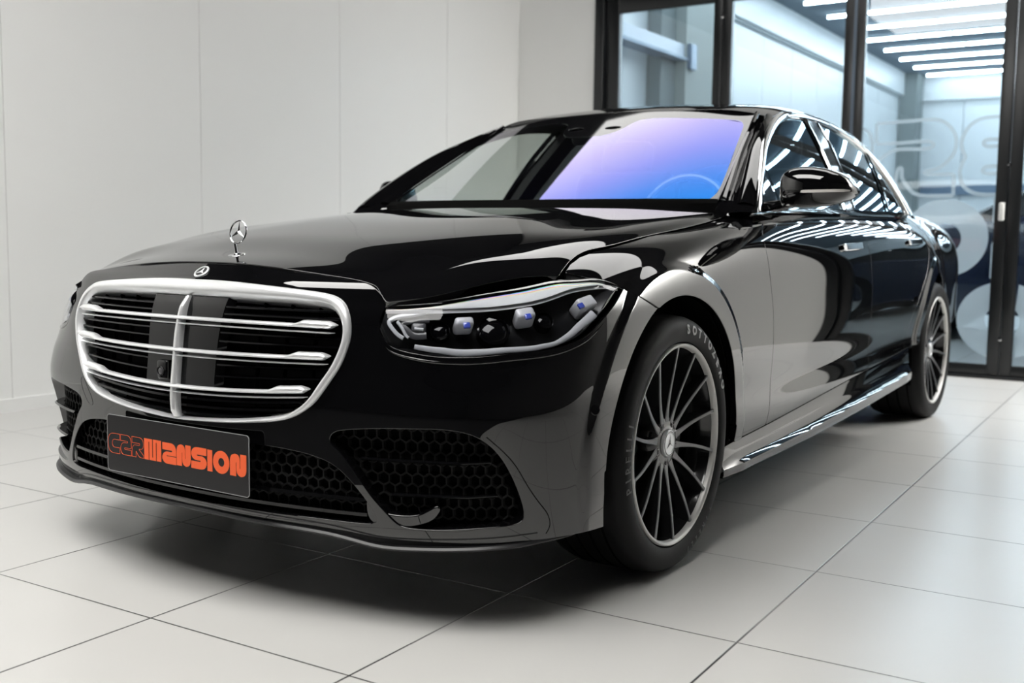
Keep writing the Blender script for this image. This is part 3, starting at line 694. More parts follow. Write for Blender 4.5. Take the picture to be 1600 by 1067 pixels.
LENS_UV = np.vstack([curve([(.5828,.7541),(.5790,.735),(.5800,.7093),(.6023,.6754),(.6364,.6599),(.6904,.6508),(.7324,.6475),(.809,.6486),(.8828,.6555),(.9842,.6645),(1.0395,.6767),(1.086,.6936),(1.1459,.7279),(1.2158,.766),(1.2717,.7951)], 160), [(1.30,.90),(.58,.90)]])
HOODCUT_UV = curve([(-.1,.8452),(.0003,.845),(.12,.8420),(.2311,.8347),(.33,.828),(.4119,.8209),(.475,.8135),(.5189,.8076),(.542,.799),(.5563,.7897),(.572,.777),(.5826,.7642),(.592,.745)], 100)
CI = curve([(-.02,.418),(.15,.417),(.3246,.4135),(.4211,.4030),(.4750,.386),(.5150,.357),(.5480,.322),(.566,.298),(.5800,.2745),(.583,.2585),(.570,.2500),(.48,.2475),(.30,.2470),(.10,.2460),(-.02,.2460)], 160)
OI = curve([(.50,.4690),(.6025,.4800),(.6724,.4830),(.7496,.4844),(.8169,.4739),(.8696,.4425),(.9115,.3858),(.9393,.3188),(.9453,.2720),(.925,.2590),(.87,.2545),(.80,.2500),(.73,.2455),(.672,.2450),(.640,.2500),(.622,.262),(.600,.285),(.570,.318),(.545,.352),(.520,.385),(.490,.418),(.468,.440),(.474,.458)], 200, closed=True)
OI_L = [(.782,.4748),(.6025,.4783)]
LIP = curve([(-.1,.2290),(.0832,.2285),(.20,.2262),(.3264,.2235),(.4429,.2195),(.5163,.2105),(.5772,.2015),(.6792,.2030),(.7808,.2080),(.913,.2140),(1.0173,.2160),(1.2,.2100),(1.5,.205)], 160)
FB = curve([(1.225,.850),(1.2717,.7951),(1.313,.7799),(1.43,.7420),(1.52,.70),(1.62,.63)], 60)
a_b = archF(B, WF)
gap_above = np.where(B.U < .592, onS(B, HOODCUT_UV, 1), -1.); lip_below = onS(B, LIP, -1); fb = onS(B, FB, 1)
Fb = mx([-region(B, np.vstack([GO, [(-.1,.4537)]]))-.0+.0005, -region(B, np.vstack([CI, [(-.02,.246)]])), -region(B, OI), -region(B, LENS_UV)+.0035, gap_above+GAP, lip_below, fb+GAP, a_b, np.where(B.U > .585, B.V-.835, -1)])
bump = panel('front_bumper', B, Fb, 'paint', car, both=True, depth=.035)
# dark inner liner right behind the bumper skin and body gaps
def offset_surface(S, d, F, name, m, parent, both=False, mirror=False):
    T = Surf.__new__(Surf); T.X = S.X-S.N*d; T.N, T.U, T.V, T.flip = S.N, S.U, S.V, S.flip
    return panel(name, T, F, m, parent, depth=0, both=both, mirror=mirror)
liner = offset_surface(B, .045, mx([lip_below+.012, fb+.03, a_b+.01, B.V-.80, -region(B, LENS_UV)-.01, -region(B, np.vstack([GO, [(-.1,.4537)]]))-.02]), 'bumper_liner', 'void', car, both=True)
offset_surface(D, .032, mx([np.maximum(Fhood_on_side+.012, np.where(D.X[..., 1] < 1.9, -1, above_belt)), a_f+.01, a_r+.01, below_sill-.02, .62-D.X[..., 1]]), 'body_frame', 'void', car)
offset_surface(D, .032, mx([np.maximum(Fhood_on_side+.012, np.where(D.X[..., 1] < 1.9, -1, above_belt)), a_f+.01, a_r+.01, below_sill-.02, .62-D.X[..., 1]]), 'body_frame', 'void', car, mirror=True)
offset_surface(H, .05, mx([region(H, hood_out)-.02, .10-H.V]), 'hood_frame', 'void', car, both=True)
# ---- chrome grille surround
def sym_closed(q):
    """half outline from centre top round to centre bottom -> whole closed outline"""
    q = q[(q[:, 0] >= 0)]; q = q[np.argsort(np.arange(len(q)))]
    return q
def half(q, n=160):
    i = np.where(q[:, 0] >= 0)[0]; h = q[i].copy(); h[0, 0] = 0; h[-1, 0] = 0
    L = np.r_[0, np.cumsum(np.linalg.norm(np.diff(h, axis=0), axis=1))]; g = np.linspace(0, L[-1], n)
    return np.stack([np.interp(g, L, h[:, k]) for k in (0, 1)], 1)
ho, hi_ = half(GO), half(GI)
po, no = B.at(ho[:, 0], ho[:, 1]); pi_, ni = B.at(hi_[:, 0], hi_[:, 1])
rows = []; prof = [(-.01,-.020),(0,.0005),(.06,.0060),(.25,.0105),(.55,.0115),(.72,.0095),(.80,.0050),(.93,-.002),(1.0,-.010),(1.0,-.035)]
for t, h in prof: rows.append(po*(1-t)+pi_*t+(no*(1-t)+ni*t)*h)
P = np.stack(rows, 1); P[0, :, 0] = 0; P[-1, :, 0] = 0
v, f = grid_mesh(P); v2, f2 = mx3(v), f[:, ::-1]
n0 = len(v)
sur = obj('grille_surround', np.vstack([v, v2]), [list(q) for q in f]+[[int(i)+n0 for i in q] for q in f2], 'satin_chrome', car)
bmx = bmesh.new(); bmx.from_mesh(sur.data); bmesh.ops.remove_doubles(bmx, verts=bmx.verts, dist=1e-5); bmesh.ops.recalc_face_normals(bmx, faces=bmx.faces); bmx.to_mesh(sur.data); bmx.free(); sur.data.set_sharp_from_angle(angle=math.radians(50))
# ---- grille: recessed back, slats, chrome bars, centre panel, camera
gin = half(GI, 200); gp, _ = B.at(gin[:, 0], gin[:, 1]); gx, gz = gp[:, 0], gp[:, 2]
def gxmax(z):
    """half width of the grille opening at height z"""
    k = np.where(np.diff(np.sign(gz-z)) != 0)[0]
    return max([float(np.interp(z, sorted((gz[i], gz[i+1])), (gx[i], gx[i+1]) if gz[i] < gz[i+1] else (gx[i+1], gx[i]))) for i in k] or [0])
back = [(x, z) for x, z in zip(gx, gz)]+[(-x, z) for x, z in zip(gx[::-1], gz[::-1])]
gr_ = MB(); zz = np.linspace(.459, .761, 40); P = []
for z in zz:
    w = gxmax(z)+.012; xs = np.linspace(-w, w, 41); P.append(np.stack([xs, grille_y(xs, z)+.050, np.full(41, z)], 1))
v, f = grid_mesh(np.array(P)); gr_.add(v, f); grille = gr_.build('grille', 'void', car)
def gline(z, w, k=0., d=0., n=61, x0=None):
    xs = np.linspace(-w if x0 is None else x0, w, n); zz = z+k*xs*xs
    return np.stack([xs, np.array([float(grille_y(a, b)) for a, b in zip(xs, zz)])+d, zz], 1)
for z, k in ((.7385,0),(.7215,0),(.6765,.0),(.6555,.01),(.597,.05),(.569,.07),(.508,.12),(.489,.13),(.470,.14)):
    thick = .004 if z > .55 else .006
    w = gxmax(min(z+k*.14, .757))-.004
    if w < .05: continue
    MB().sweep(gline(z, w, k, .016), [(-.016,-thick*.3),(.004,-thick),(.010,-thick*.5),(.010,thick*.5),(.004,thick),(-.016,thick*.3)], up=(0,0,1)).build('slat', 'black_gloss', grille)
for x in (-.40,-.32,-.24,.24,.32,.40):
    zs = np.array([z for z in np.linspace(.47, .755, 30) if gxmax(z) > abs(x)+.01])
    MB().sweep(np.stack([np.full(len(zs), x), np.array([float(grille_y(x, z)) for z in zs])+.026, zs], 1), [(-.002,-.006),(.002,-.006),(.002,.006),(-.002,.006)], up=(0,-1,0)).build('rib', 'void', grille)
# centre panel (radar cover)
cp = MB(); P = []
for z in np.linspace(.462, .760, 50):
    w = np.interp(z, [.46,.53,.62,.76], [.1365,.1375,.1385,.147]); xs = np.linspace(-w, w, 25); y = np.array([float(grille_y(x, z)) for x in xs])+.004
    y[0] += .02; y[-1] += .02; P.append(np.stack([xs, y, np.full(25, z)], 1))
P = np.array(P); P = P[P[:, 0, 2] > .536]
v, f = grid_mesh(P); cp.add(v, f); cpan = cp.build('radar_cover', 'black_gloss', grille)
cm = MB().box((-.049,-.026,.573), (.040,.022,.050), bev=.006); cam_ = cm.build('front_camera', 'black_gloss', grille)
MB().lathe([(.012,-.040),(.012,-.036),(.009,-.0355),(.0085,-.038),(0,-.041)], (-.053,0,.570), 'y', 24).build('camera_lens', 'lamp_grey', grille)
# chrome bars: a broad upper and a thin lower strip, broad ends
for z0, k, wend, zend in ((.7040,-.010,.470,.7022),(.6245,.026,.460,.6302),(.5345,.098,.4130,.5509)):
    w = wend
    xs = np.linspace(-w, w, 161)
    def strip_(dz, hw, hh, d, wcut, ends):
        m = np.abs(xs) <= wcut; x = xs[m]; z = z0+k*x*x+dz; p = np.stack([x, np.array([float(grille_y(a, b)) for a, b in zip(x, z)])+d, z], 1)
        e = np.clip((np.abs(x)-(wcut-.105))/.025, 0, 1)*ends; tip = np.clip((wcut-np.abs(x))/.014, 0, 1)**.5
        mb = MB(); m_ = len(x); pr = []
        for i in range(m_):
            h = (hh*(1+.95*e[i]))*max(tip[i], .12); up = hh*.95*e[i]*.9
            pr.append([(p[i, 0], p[i, 1]+hw*c_, p[i, 2]+up+h*s_) for c_, s_ in ((1,-.6),(.2,-1),(-.6,-.75),(-1,-.15),(-1,.15),(-.6,.75),(.2,1),(1,.6))])
        v, f = grid_mesh(np.array(pr)); mb.add(v, f); mb.add(v[:8], [tuple(range(8))[::-1]]); mb.add(v[-8:], [tuple(range(8))]); return mb
    o = strip_(.0035, .012, .0050, -.008, w, 1.0).build('chrome_bar', 'bar_chrome', grille, sharp=60)
    strip_(-.0105, .010, .0024, -.006, w-.004, .0).build('lower_strip', 'bar_chrome', grille, sharp=60)
zs = np.linspace(.4585, .7615, 60); hw = np.interp(zs, [.458,.50,.62,.70,.76], [.0090,.0098,.0092,.0082,.0062])
vb = MB(); P = []
for z, w in zip(zs, hw):
    y = float(YC(z))-.014+np.clip((.475-z)/.02, 0, 1)*.008+np.clip((z-.735)/.03, 0, 1)*.010
    P.append([(w*a, y+b, z) for a, b in ((1,.02),(1,.004),(.8,0),(0,-.0015),(-.8,0),(-1,.004),(-1,.02))])
v, f = grid_mesh(np.array(P)); vb.add(v, f); vb.build('vertical_bar', 'bar_chrome', grille, sharp=60)
# ---- number plate with the lettering
plate = MB()
def rrect(x0, x1, z0, z1, r, n=6):
    o = []
    for cx, cz, a in ((x1-r,z1-r,0),(x0+r,z1-r,90),(x0+r,z0+r,180),(x1-r,z0+r,270)):
        o += [(cx+r*math.cos(math.radians(a+90*i/n)), cz+r*math.sin(math.radians(a+90*i/n))) for i in range(n+1)]
    return o
PY_ = -.0415
plate.prism(rrect(-.2668,.2668,.2895,.4398,.010), (0,PY_,0), (1,0,0), (0,0,1), (0,1,0), .003)
pl_ = plate.build('number_plate', 'plate_black', car, smooth=False)
e1, e2 = rrect(-.2672,.2672,.2891,.4402,.010), rrect(-.2657,.2657,.2906,.4387,.0085)
MB().prism(e1, (0,PY_-.0004,0), (1,0,0), (0,0,1), (0,1,0), .0012, holes=[e2]).build('plate_rim', 'plate_edge', pl_, smooth=False)
MB().box((0,-.022,.362), (.44,.034,.12), bev=.01).build('plate_holder', 'black_satin', pl_)
def rounded(pts, radii, n=7):
    """polygon with chosen corners rounded"""
    o = []; m = len(pts)
    for i in range(m):
        p, a, b = (np.array(pts[k % m], float) for k in (i, i-1, i+1)); r = radii[i]
        if r <= 0: o.append(tuple(p)); continue
        ea, eb = a-p, b-p; la, lb = np.linalg.norm(ea), np.linalg.norm(eb); ea /= la; eb /= lb
        r = min(r, la*.999, lb*.999); s, e = p+ea*r, p+eb*r
        for k in range(n+1):
            t = k/n; o.append(tuple((1-t)**2*s+2*t*(1-t)*(p+(s-p)*.0)+t*t*e))
    return o
def letter(ch):
    """heavy squared letters in a unit cell: outer loop, holes"""
    if ch == 'M': return rounded([(0,0),(.26,0),(.26,.86),(.305,.86),(.305,0),(.69,0),(.69,.86),(.735,.86),(.735,0),(1,0),(1,1),(.52,1),(.52,.14),(.475,.14),(.475,1),(0,1)], [0]*16), []
    if ch == 'A': return rounded([(0,1),(1,1),(1,0),(0,0),(0,.66),(.25,.66),(.70,.66),(.70,.70),(0,.70)][:0]+[(.02,1),(1,1),(1,.395),(.32,.395),(.32,.36),(1,.36),(1,0),(0,0),(0,.58),(.72,.58),(.72,.655),(.02,.655)], [0,.42,.02,.05,.05,0,0,.38,.40,.06,.06,0]), []
    if ch == 'N': return rounded([(0,0),(.37,0),(.37,.62),(.40,.62),(.40,.001),(1,.001),(1,1),(.63,1),(.63,.36),(.60,.36),(.60,1),(0,1)], [0,0,0,0,.32,.36,0,0,0,0,.30,.36]), []
    if ch == 'S': return rounded([(.98,1),(0,1),(0,.40),(.62,.40),(.62,.345),(0,.345),(0,0),(1,0),(1,.61),(.36,.61),(.36,.665),(.98,.665)], [0,.40,.38,.06,.06,0,0,.40,.38,.06,.06,0]), []
    if ch == 'I': return [(0,0),(1,0),(1,1),(0,1)], []
    if ch == 'O': return ell(.5,.5,.5,.5,40), [ell(.51,.5,.185,.19,28)]
    if ch == 'C': return rounded([(1,1),(0,1),(0,0),(1,0),(1,.30),(.36,.30),(.36,.70),(1,.70)], [0,.48,.48,0,0,.22,.22,0]), []
    if ch == 'a': return rounded([(0,1),(1,1),(1,.36),(.36,.36),(.36,.28),(1,.28),(1,0),(0,0),(0,.62),(.66,.62),(.66,.70),(0,.70)], [0,.42,.10,.06,.06,0,0,.36,.40,.05,.05,0]), []
    if ch == 'R': return rounded([(0,1),(1,1),(1,.42),(.62,.42),(.62,.38),(1,.12),(1,0),(.60,0),(.34,.30),(.34,0),(0,0),(0,.52),(.22,.60),(.66,.60),(.66,.70),(0,.70)], [0,.40,.30,.04,.04,.1,0,.2,.05,0,0,.30,.1,.05,.05,0]), []
ZT0, ZT1 = .3368, .3912
def put(ch, x0, x1, name, z0=ZT0, z1=ZT1):
    o, h = letter(ch); tr_ = lambda q: [(x0+(x1-x0)*a, z0+(z1-z0)*b) for a, b in q]
    return MB().prism(tr_(o), (0,PY_-.0007,0), (1,0,0), (0,0,1), (0,1,0), .0008, holes=[tr_(q) for q in h]).build(name, 'plate_orange', pl_, smooth=False)
for ch, x0, x1, z0, z1 in (('M',-.1168,-.0508,ZT0,ZT1),('A',-.0470,.0062,ZT0-.001,.3895),('N',.0080,.0605,ZT0,ZT1),('S',.0622,.1190,ZT0,ZT1),('I',.1212,.1388,ZT0,.3900),('O',.1415,.1990,ZT0-.001,ZT1+.001),('N',.2012,.2575,ZT0,ZT1)): put(ch, x0, x1, 'plate_letter', z0, z1)
for ch, x0, x1 in (('C',-.2641,-.2160),('a',-.2125,-.1690),('R',-.1660,-.1195)):
    o, h = letter(ch); q = np.array([(x0+(x1-x0)*a, ZT0+.001+(ZT1-ZT0-.002)*b) for a, b in o])
    keep = [0]
    for i in range(1, len(q)):
        if np.linalg.norm(q[i]-q[keep[-1]]) > 3e-4: keep.append(i)
    q = q[keep]; mb = MB(); w = .0009
    for i in range(len(q)):
        a, b = q[i], q[(i+1) % len(q)]; t = (b-a)/(np.linalg.norm(b-a)+1e-9); n = np.array([-t[1], t[0]])*w/2; a = a-t*w/2; b = b+t*w/2
        mb.prism([tuple(a+n), tuple(b+n), tuple(b-n), tuple(a-n)], (0,PY_-.0006-.00002*(i % 2),0), (1,0,0), (0,0,1), (0,1,0), .0006)
    mb.build('plate_letter', 'plate_orange', pl_, smooth=False)
# ---- lower intakes: hex mesh, blades, splitter
def hex_mesh(name, P_fn, u0, u1, z0, z1, inside, parent, pitch=.030, d=.022):
    mb = MB(); r = pitch/math.sqrt(3)
    nx = int((u1-u0)/pitch)+2; nz = int((z1-z0)/(1.5*r))+2
    for j in range(nz):
        for i in range(nx):
            cx, cz = u0+(i+(j % 2)*.5)*pitch, z0+j*1.5*r
            pts = [(cx+r*math.cos(math.radians(60*k+30)), cz+r*math.sin(math.radians(60*k+30))*1.0) for k in range(6)]
            for k in (0, 1, 2):
                a, b = pts[k], pts[(k+1) % 6]
                if not (inside(a) and inside(b)): continue
                m = P_fn(np.array([a[0], b[0]]), np.array([a[1], b[1]]))
                mb.sweep(m, [(-.0022,-.004),(.0022,-.004),(.0022,.004),(-.0022,.004)], up=(0,-1,0), caps=False)
    return mb.build(name, 'black_matte', parent, smooth=False)
def Bp(u, z, d=0.):
    p, n = B.at(np.abs(np.asarray(u, float)), np.asarray(z, float)); p = p-n*d
    s = np.sign(np.asarray(u, float)); s[s == 0] = 1; p[:, 0] *= s; return p
CIp = np.vstack([CI, [(-.02,.246)]])
in_ci = lambda q: sdf_poly(np.array([[abs(q[0]), q[1]]]), CIp)[0] < .004
low = hex_mesh('lower_grille', lambda u, z: Bp(u, z, .030), -.57, .57, .25, .42, in_ci, car)
for z in (.305, .268):
    us = np.linspace(-.555, .555, 81); us = us[[in_ci((u, z)) for u in us]]
    MB().sweep(Bp(us, np.full(len(us), z), .012), [(-.012,-.003),(.006,-.004),(.006,.004),(-.012,.003)], up=(0,0,1)).build('blade', 'black_gloss', low)
in_oi = lambda q: sdf_poly(np.array([q]), OI)[0] < .004
for s in (1, -1):
    og = hex_mesh('side_intake_grille', lambda u, z: Bp(u*s, z, .040), .47, .95, .25, .48, in_oi, car)
    for z, u0, u1 in ((.4035,.545,.868),(.3235,.622,.885)):
        us = np.linspace(u0, u1, 50); zz = np.interp(us, [u0, (u0+u1)/2, u1], [z, z+.001, z-.002]); d_ = np.interp(us, [u0, u0+.1, u1-.08, u1], [.011,.012,.013,.030])
        MB().sweep(np.array([Bp(np.array([u*s]), np.array([z_]), dd)[0] for u, z_, dd in zip(us, zz, d_)]), [(-.018*s,-.0022),(.004*s,-.004),(.008*s,-.001),(.008*s,.001),(.004*s,.004),(-.018*s,.0022)], up=(0,0,1)).build('blade', 'black_gloss', og)
VANE = curve([(.566,.312),(.585,.286),(.62,.272),(.66,.272),(.70,.282),(.738,.300),(.728,.280),(.70,.263),(.66,.252),(.62,.249),(.578,.250),(.560,.275)], 80, closed=True)
for mir in (False, True): panel('intake_vane', B, region(B, VANE), 'paint', car, mirror=mir, depth=.03, bev=.004, lift=-.004)
us = np.linspace(-1.10, 1.10, 201); lz = np.interp(np.abs(us), LIP[:, 0], LIP[:, 1])
lipd = np.interp(np.abs(us), [0,.45,.60,.75,.95,1.10], [.000,-.004,-.012,-.010,-.004,.010])
lp_ = Bp(us, lz+.004, 0)+np.array([-B.at(np.array([abs(u)]), np.array([z]))[1][0]*np.array([math.copysign(1, u),1,0])*d for u, z, d in zip(us, lz, lipd)])
lp_[:, 2] = lz-.004
MB().sweep(lp_, [(-.050,-.004),(.002,-.006),(.006,-.0045),(.0065,-.001),(.002,.004),(-.050,.010)], up=(0,0,1), scale=np.interp(np.abs(us), [0,.93,1.09,1.10], [1,1,.35,.1])).build('splitter', 'black_satin', car, sharp=30)
us = np.linspace(-.98, .98, 160); q = Bp(us, np.interp(np.abs(us), LIP[:, 0], LIP[:, 1])+.018, -.0004)
MB().sweep(q, circ(.0016, 8), up=(0,0,1)).build('splitter_seam', 'black_satin', car)
for s in (1, -1):
    g_ = curve([(.8543,.4679),(.9191,.4064),(.9558,.348),(.990,.300),(1.0087,.2746),(1.0146,.2473),(1.0044,.2290)], 60)
    MB().sweep(Bp(g_[:, 0]*s, g_[:, 1], .0008), circ(.0016, 6), up=(0,-.3,1)).build('bumper_seam', 'void', car)
    p, n = B.at(np.array([1.139]), np.array([.510])); p, n = p[0]*np.array([s,1,1]), n[0]*np.array([s,1,1])
    def disc(mb, c, n, prof, k=28, mi=0):
        n = n/np.linalg.norm(n); a = np.cross(n, (0,0,1)); a /= np.linalg.norm(a); b = np.cross(n, a); v = []; m = len(prof)
        for i in range(k):
            t = 2*math.pi*i/k; d = a*math.cos(t)+b*math.sin(t)
            for r, h in prof: v.append(c+d*r+n*h)
        f = [(i*m+j, i*m+j+1, ((i+1) % k)*m+j+1, ((i+1) % k)*m+j) for i in range(k) for j in range(m-1)]
        return mb.add(v, f, mi)
    MB_s = disc(MB(), p, n, [(.0125,-.002),(.0125,.0008),(.0105,.0014),(.0100,.0002),(.0098,.0008),(0,.0014)])
    MB_s.build('parking_sensor', 'black_gloss', car)
for s in (1, -1):
    q_ = LENS_UV[:-2][12:-18]-np.array([0, .013]); q_ = q_+np.stack([np.zeros(len(q_)), -.004*np.sin(np.linspace(0, np.pi, len(q_)))], 1)
    MB().sweep(Bp(q_[:, 0]*s, q_[:, 1], .0012), circ(.0034, 10), up=(0,0,1), scale=np.interp(np.linspace(0, 1, len(q_)), [0,.15,.8,1], [.2,1,.9,.2])).build('headlamp_ledge', 'paint', car)
tw = curve([(.4607,.5103),(.4397,.4621),(.412,.4440),(.3976,.4473),(.4022,.4664),(.4278,.4995),(.447,.518)], 60, closed=True)
MB().sweep(Bp(-tw[:, 0], tw[:, 1], -.0001), circ(.0007, 6), up=(0,-1,.1), closed=True).build('tow_eye_cover', 'black_satin', car)
# ================================================================ greenhouse
def ruled(rows_list, name, m, parent, both=False, flip=False, sharp=60):
    """surface through a list of equally sampled 3D curves"""
    P = np.stack(rows_list, 1); v, f = grid_mesh(P)
    f = [list(q) for q in f]
    if both:
        n = len(v); f = f+[[int(i)+n for i in q[::-1]] for q in f]; v = np.vstack([v, mx3(v)])
    o = obj(name, v, f, m, parent)
    b = bmesh.new(); b.from_mesh(o.data); bmesh.ops.remove_doubles(b, verts=b.verts, dist=1e-5); bmesh.ops.recalc_face_normals(b, faces=b.faces); b.to_mesh(o.data); b.free(); o.data.set_sharp_from_angle(angle=math.radians(sharp))
    return o
# windscreen: glass with a black printed border, sensor housing behind the top centre
RECT = lambda x0, x1, z0, z1: np.array([(x0,z0),(x1,z0),(x1,z1),(x0,z1)])
SC_IN = curve([(0,.004),(.5,.003),(.88,.003),(.960,.010),(.990,.065),(1.000,.20),(.992,.50),(.978,.78),(.968,.862),(.940,.905),(.88,.918),(.6,.912),(.30,.905),(.235,.87),(.205,.80),(.165,.735),(.10,.700),(0,.690)], 200)
SC_IN = np.vstack([SC_IN, (SC_IN*np.array([-1, 1.]))[::-1]])
scr = panel('windscreen', W, mx([-region(W, SC_IN)*-1, np.abs(W.U)-1.03]), 'screen_glass', car, depth=0)
panel('frit_border', W, mx([-region(W, SC_IN), -region(W, np.array(ell(.125,.80,.055,.022))), -region(W, np.array(ell(-.125,.80,.055,.022))), np.abs(W.U)-1.015, W.V-1.02, -.02-W.V]), 'frit', scr, depth=.004, bev=.001)
for s in (-1, 1):
    q = np.array([(.035*s+.0,.80),(.085*s,.735),(.115*s,.745),(.105*s,.80)])
    T_, _ = W.at(q[:, 0], q[:, 1]); 
p0, n0_ = W.at(np.array([0.]), np.array([.85])); 
MB().box(p0[0]-n0_[0]*.035*np.sign(n0_[0][2]), (.20,.16,.05), rot=np.array([[1,0,0],[0,.894,-.449],[0,.449,.894]]), bev=.015).build('sensor_housing', 'trim_dark', scr)
# roof
ROOF_Y0 = curve([(0,2.268),(.22,2.275),(.42,2.296),(.560,2.322),(.640,2.36)], 40)
Fr = mx([onS(RF, np.vstack([ROOF_Y0, [(.75,2.45)]]), -1)+.0, RF.V-5.17, -.002-RF.U])
Fr = np.where(RF.U < -.002, 1., Fr)
roof = panel('roof', RF, Fr, 'paint', car, both=False, depth=.02)
roof2 = panel('roof_half', RF, Fr, 'paint', car, mirror=True, depth=.02)
bj = bmesh.new(); bj.from_mesh(roof.data); bj.from_mesh(roof2.data); bj.to_mesh(roof.data); bj.free(); bpy.data.objects.remove(roof2)
# side window outline (y,z) and the glass
DO = curve([(1.612,1.0050),(1.640,1.030),(1.700,1.078),(1.840,1.172),(2.0028,1.2669),(2.170,1.338),(2.3361,1.3937),(2.480,1.4310),(2.660,1.4590),(2.860,1.4690),(3.1153,1.4685),(3.350,1.4480),(3.5600,1.3985),(3.7242,1.3336),(3.8163,1.2683),(3.8800,1.182),(3.9250,1.095),(3.955,1.0400)], 240)
DI = curve([(1.690,1.0180),(1.7542,1.0830),(1.860,1.152),(1.9872,1.2259),(2.1825,1.3107),(2.3662,1.3722),(2.5004,1.4060),(2.6265,1.4255),(2.8623,1.4420),(3.045,1.4440),(3.2841,1.4310),(3.475,1.3960),(3.6076,1.3477),(3.710,1.2498),(3.775,1.1436),(3.812,1.0560)], 240)
def Gp(yz, d=0.):
    yz = np.asarray(yz, float); p = np.stack([glass_x(yz[:, 0], yz[:, 1]), yz[:, 0], yz[:, 1]], 1)
    e = 1e-3; dz = (glass_x(yz[:, 0], yz[:, 1]+e)-glass_x(yz[:, 0], yz[:, 1]-e))/(2*e); dy = (glass_x(yz[:, 0]+e, yz[:, 1])-glass_x(yz[:, 0]-e, yz[:, 1]))/(2*e)
    n = np.stack([np.ones(len(p)), -dy, -dz], 1); n /= np.linalg.norm(n, axis=1, keepdims=True); return p+n*d
belt_g = lambda y: np.interp(y, [1.6,1.70,1.84,2.485,2.95,3.45,3.81,4.0], [1.005,1.012,1.0214,1.0440,1.0515,1.0580,1.0640,1.064])
glass_area = np.vstack([DI, [(3.82,1.03),(1.66,.985)]])
bp_l = np.array([(2.862,1.46),(2.84,1.4348),(2.7814,1.3109),(2.7465,1.2153),(2.700,1.09),(2.670,1.00)]); bp_r = np.array([(3.025,1.47),(3.0104,1.4429),(2.9744,1.3359),(2.9052,1.2158),(2.852,1.10),(2.810,1.00)])
qd = np.array([(3.640,1.38),(3.6054,1.3317),(3.525,1.205),(3.4444,1.0784),(3.41,1.02)])
Gbase = region(G, glass_area)-.006; lo = belt_g(G.U)-.004-G.V
before_b, after_b = onS(G, bp_l, -1), onS(G, bp_r, 1)       # lines run downwards
after_b = onS(G, bp_r, -1)*-1; q_aft = onS(G, qd, 1)
fwd_of = lambda ln: -onS(G, ln, 1)                           # >0 ahead of the line
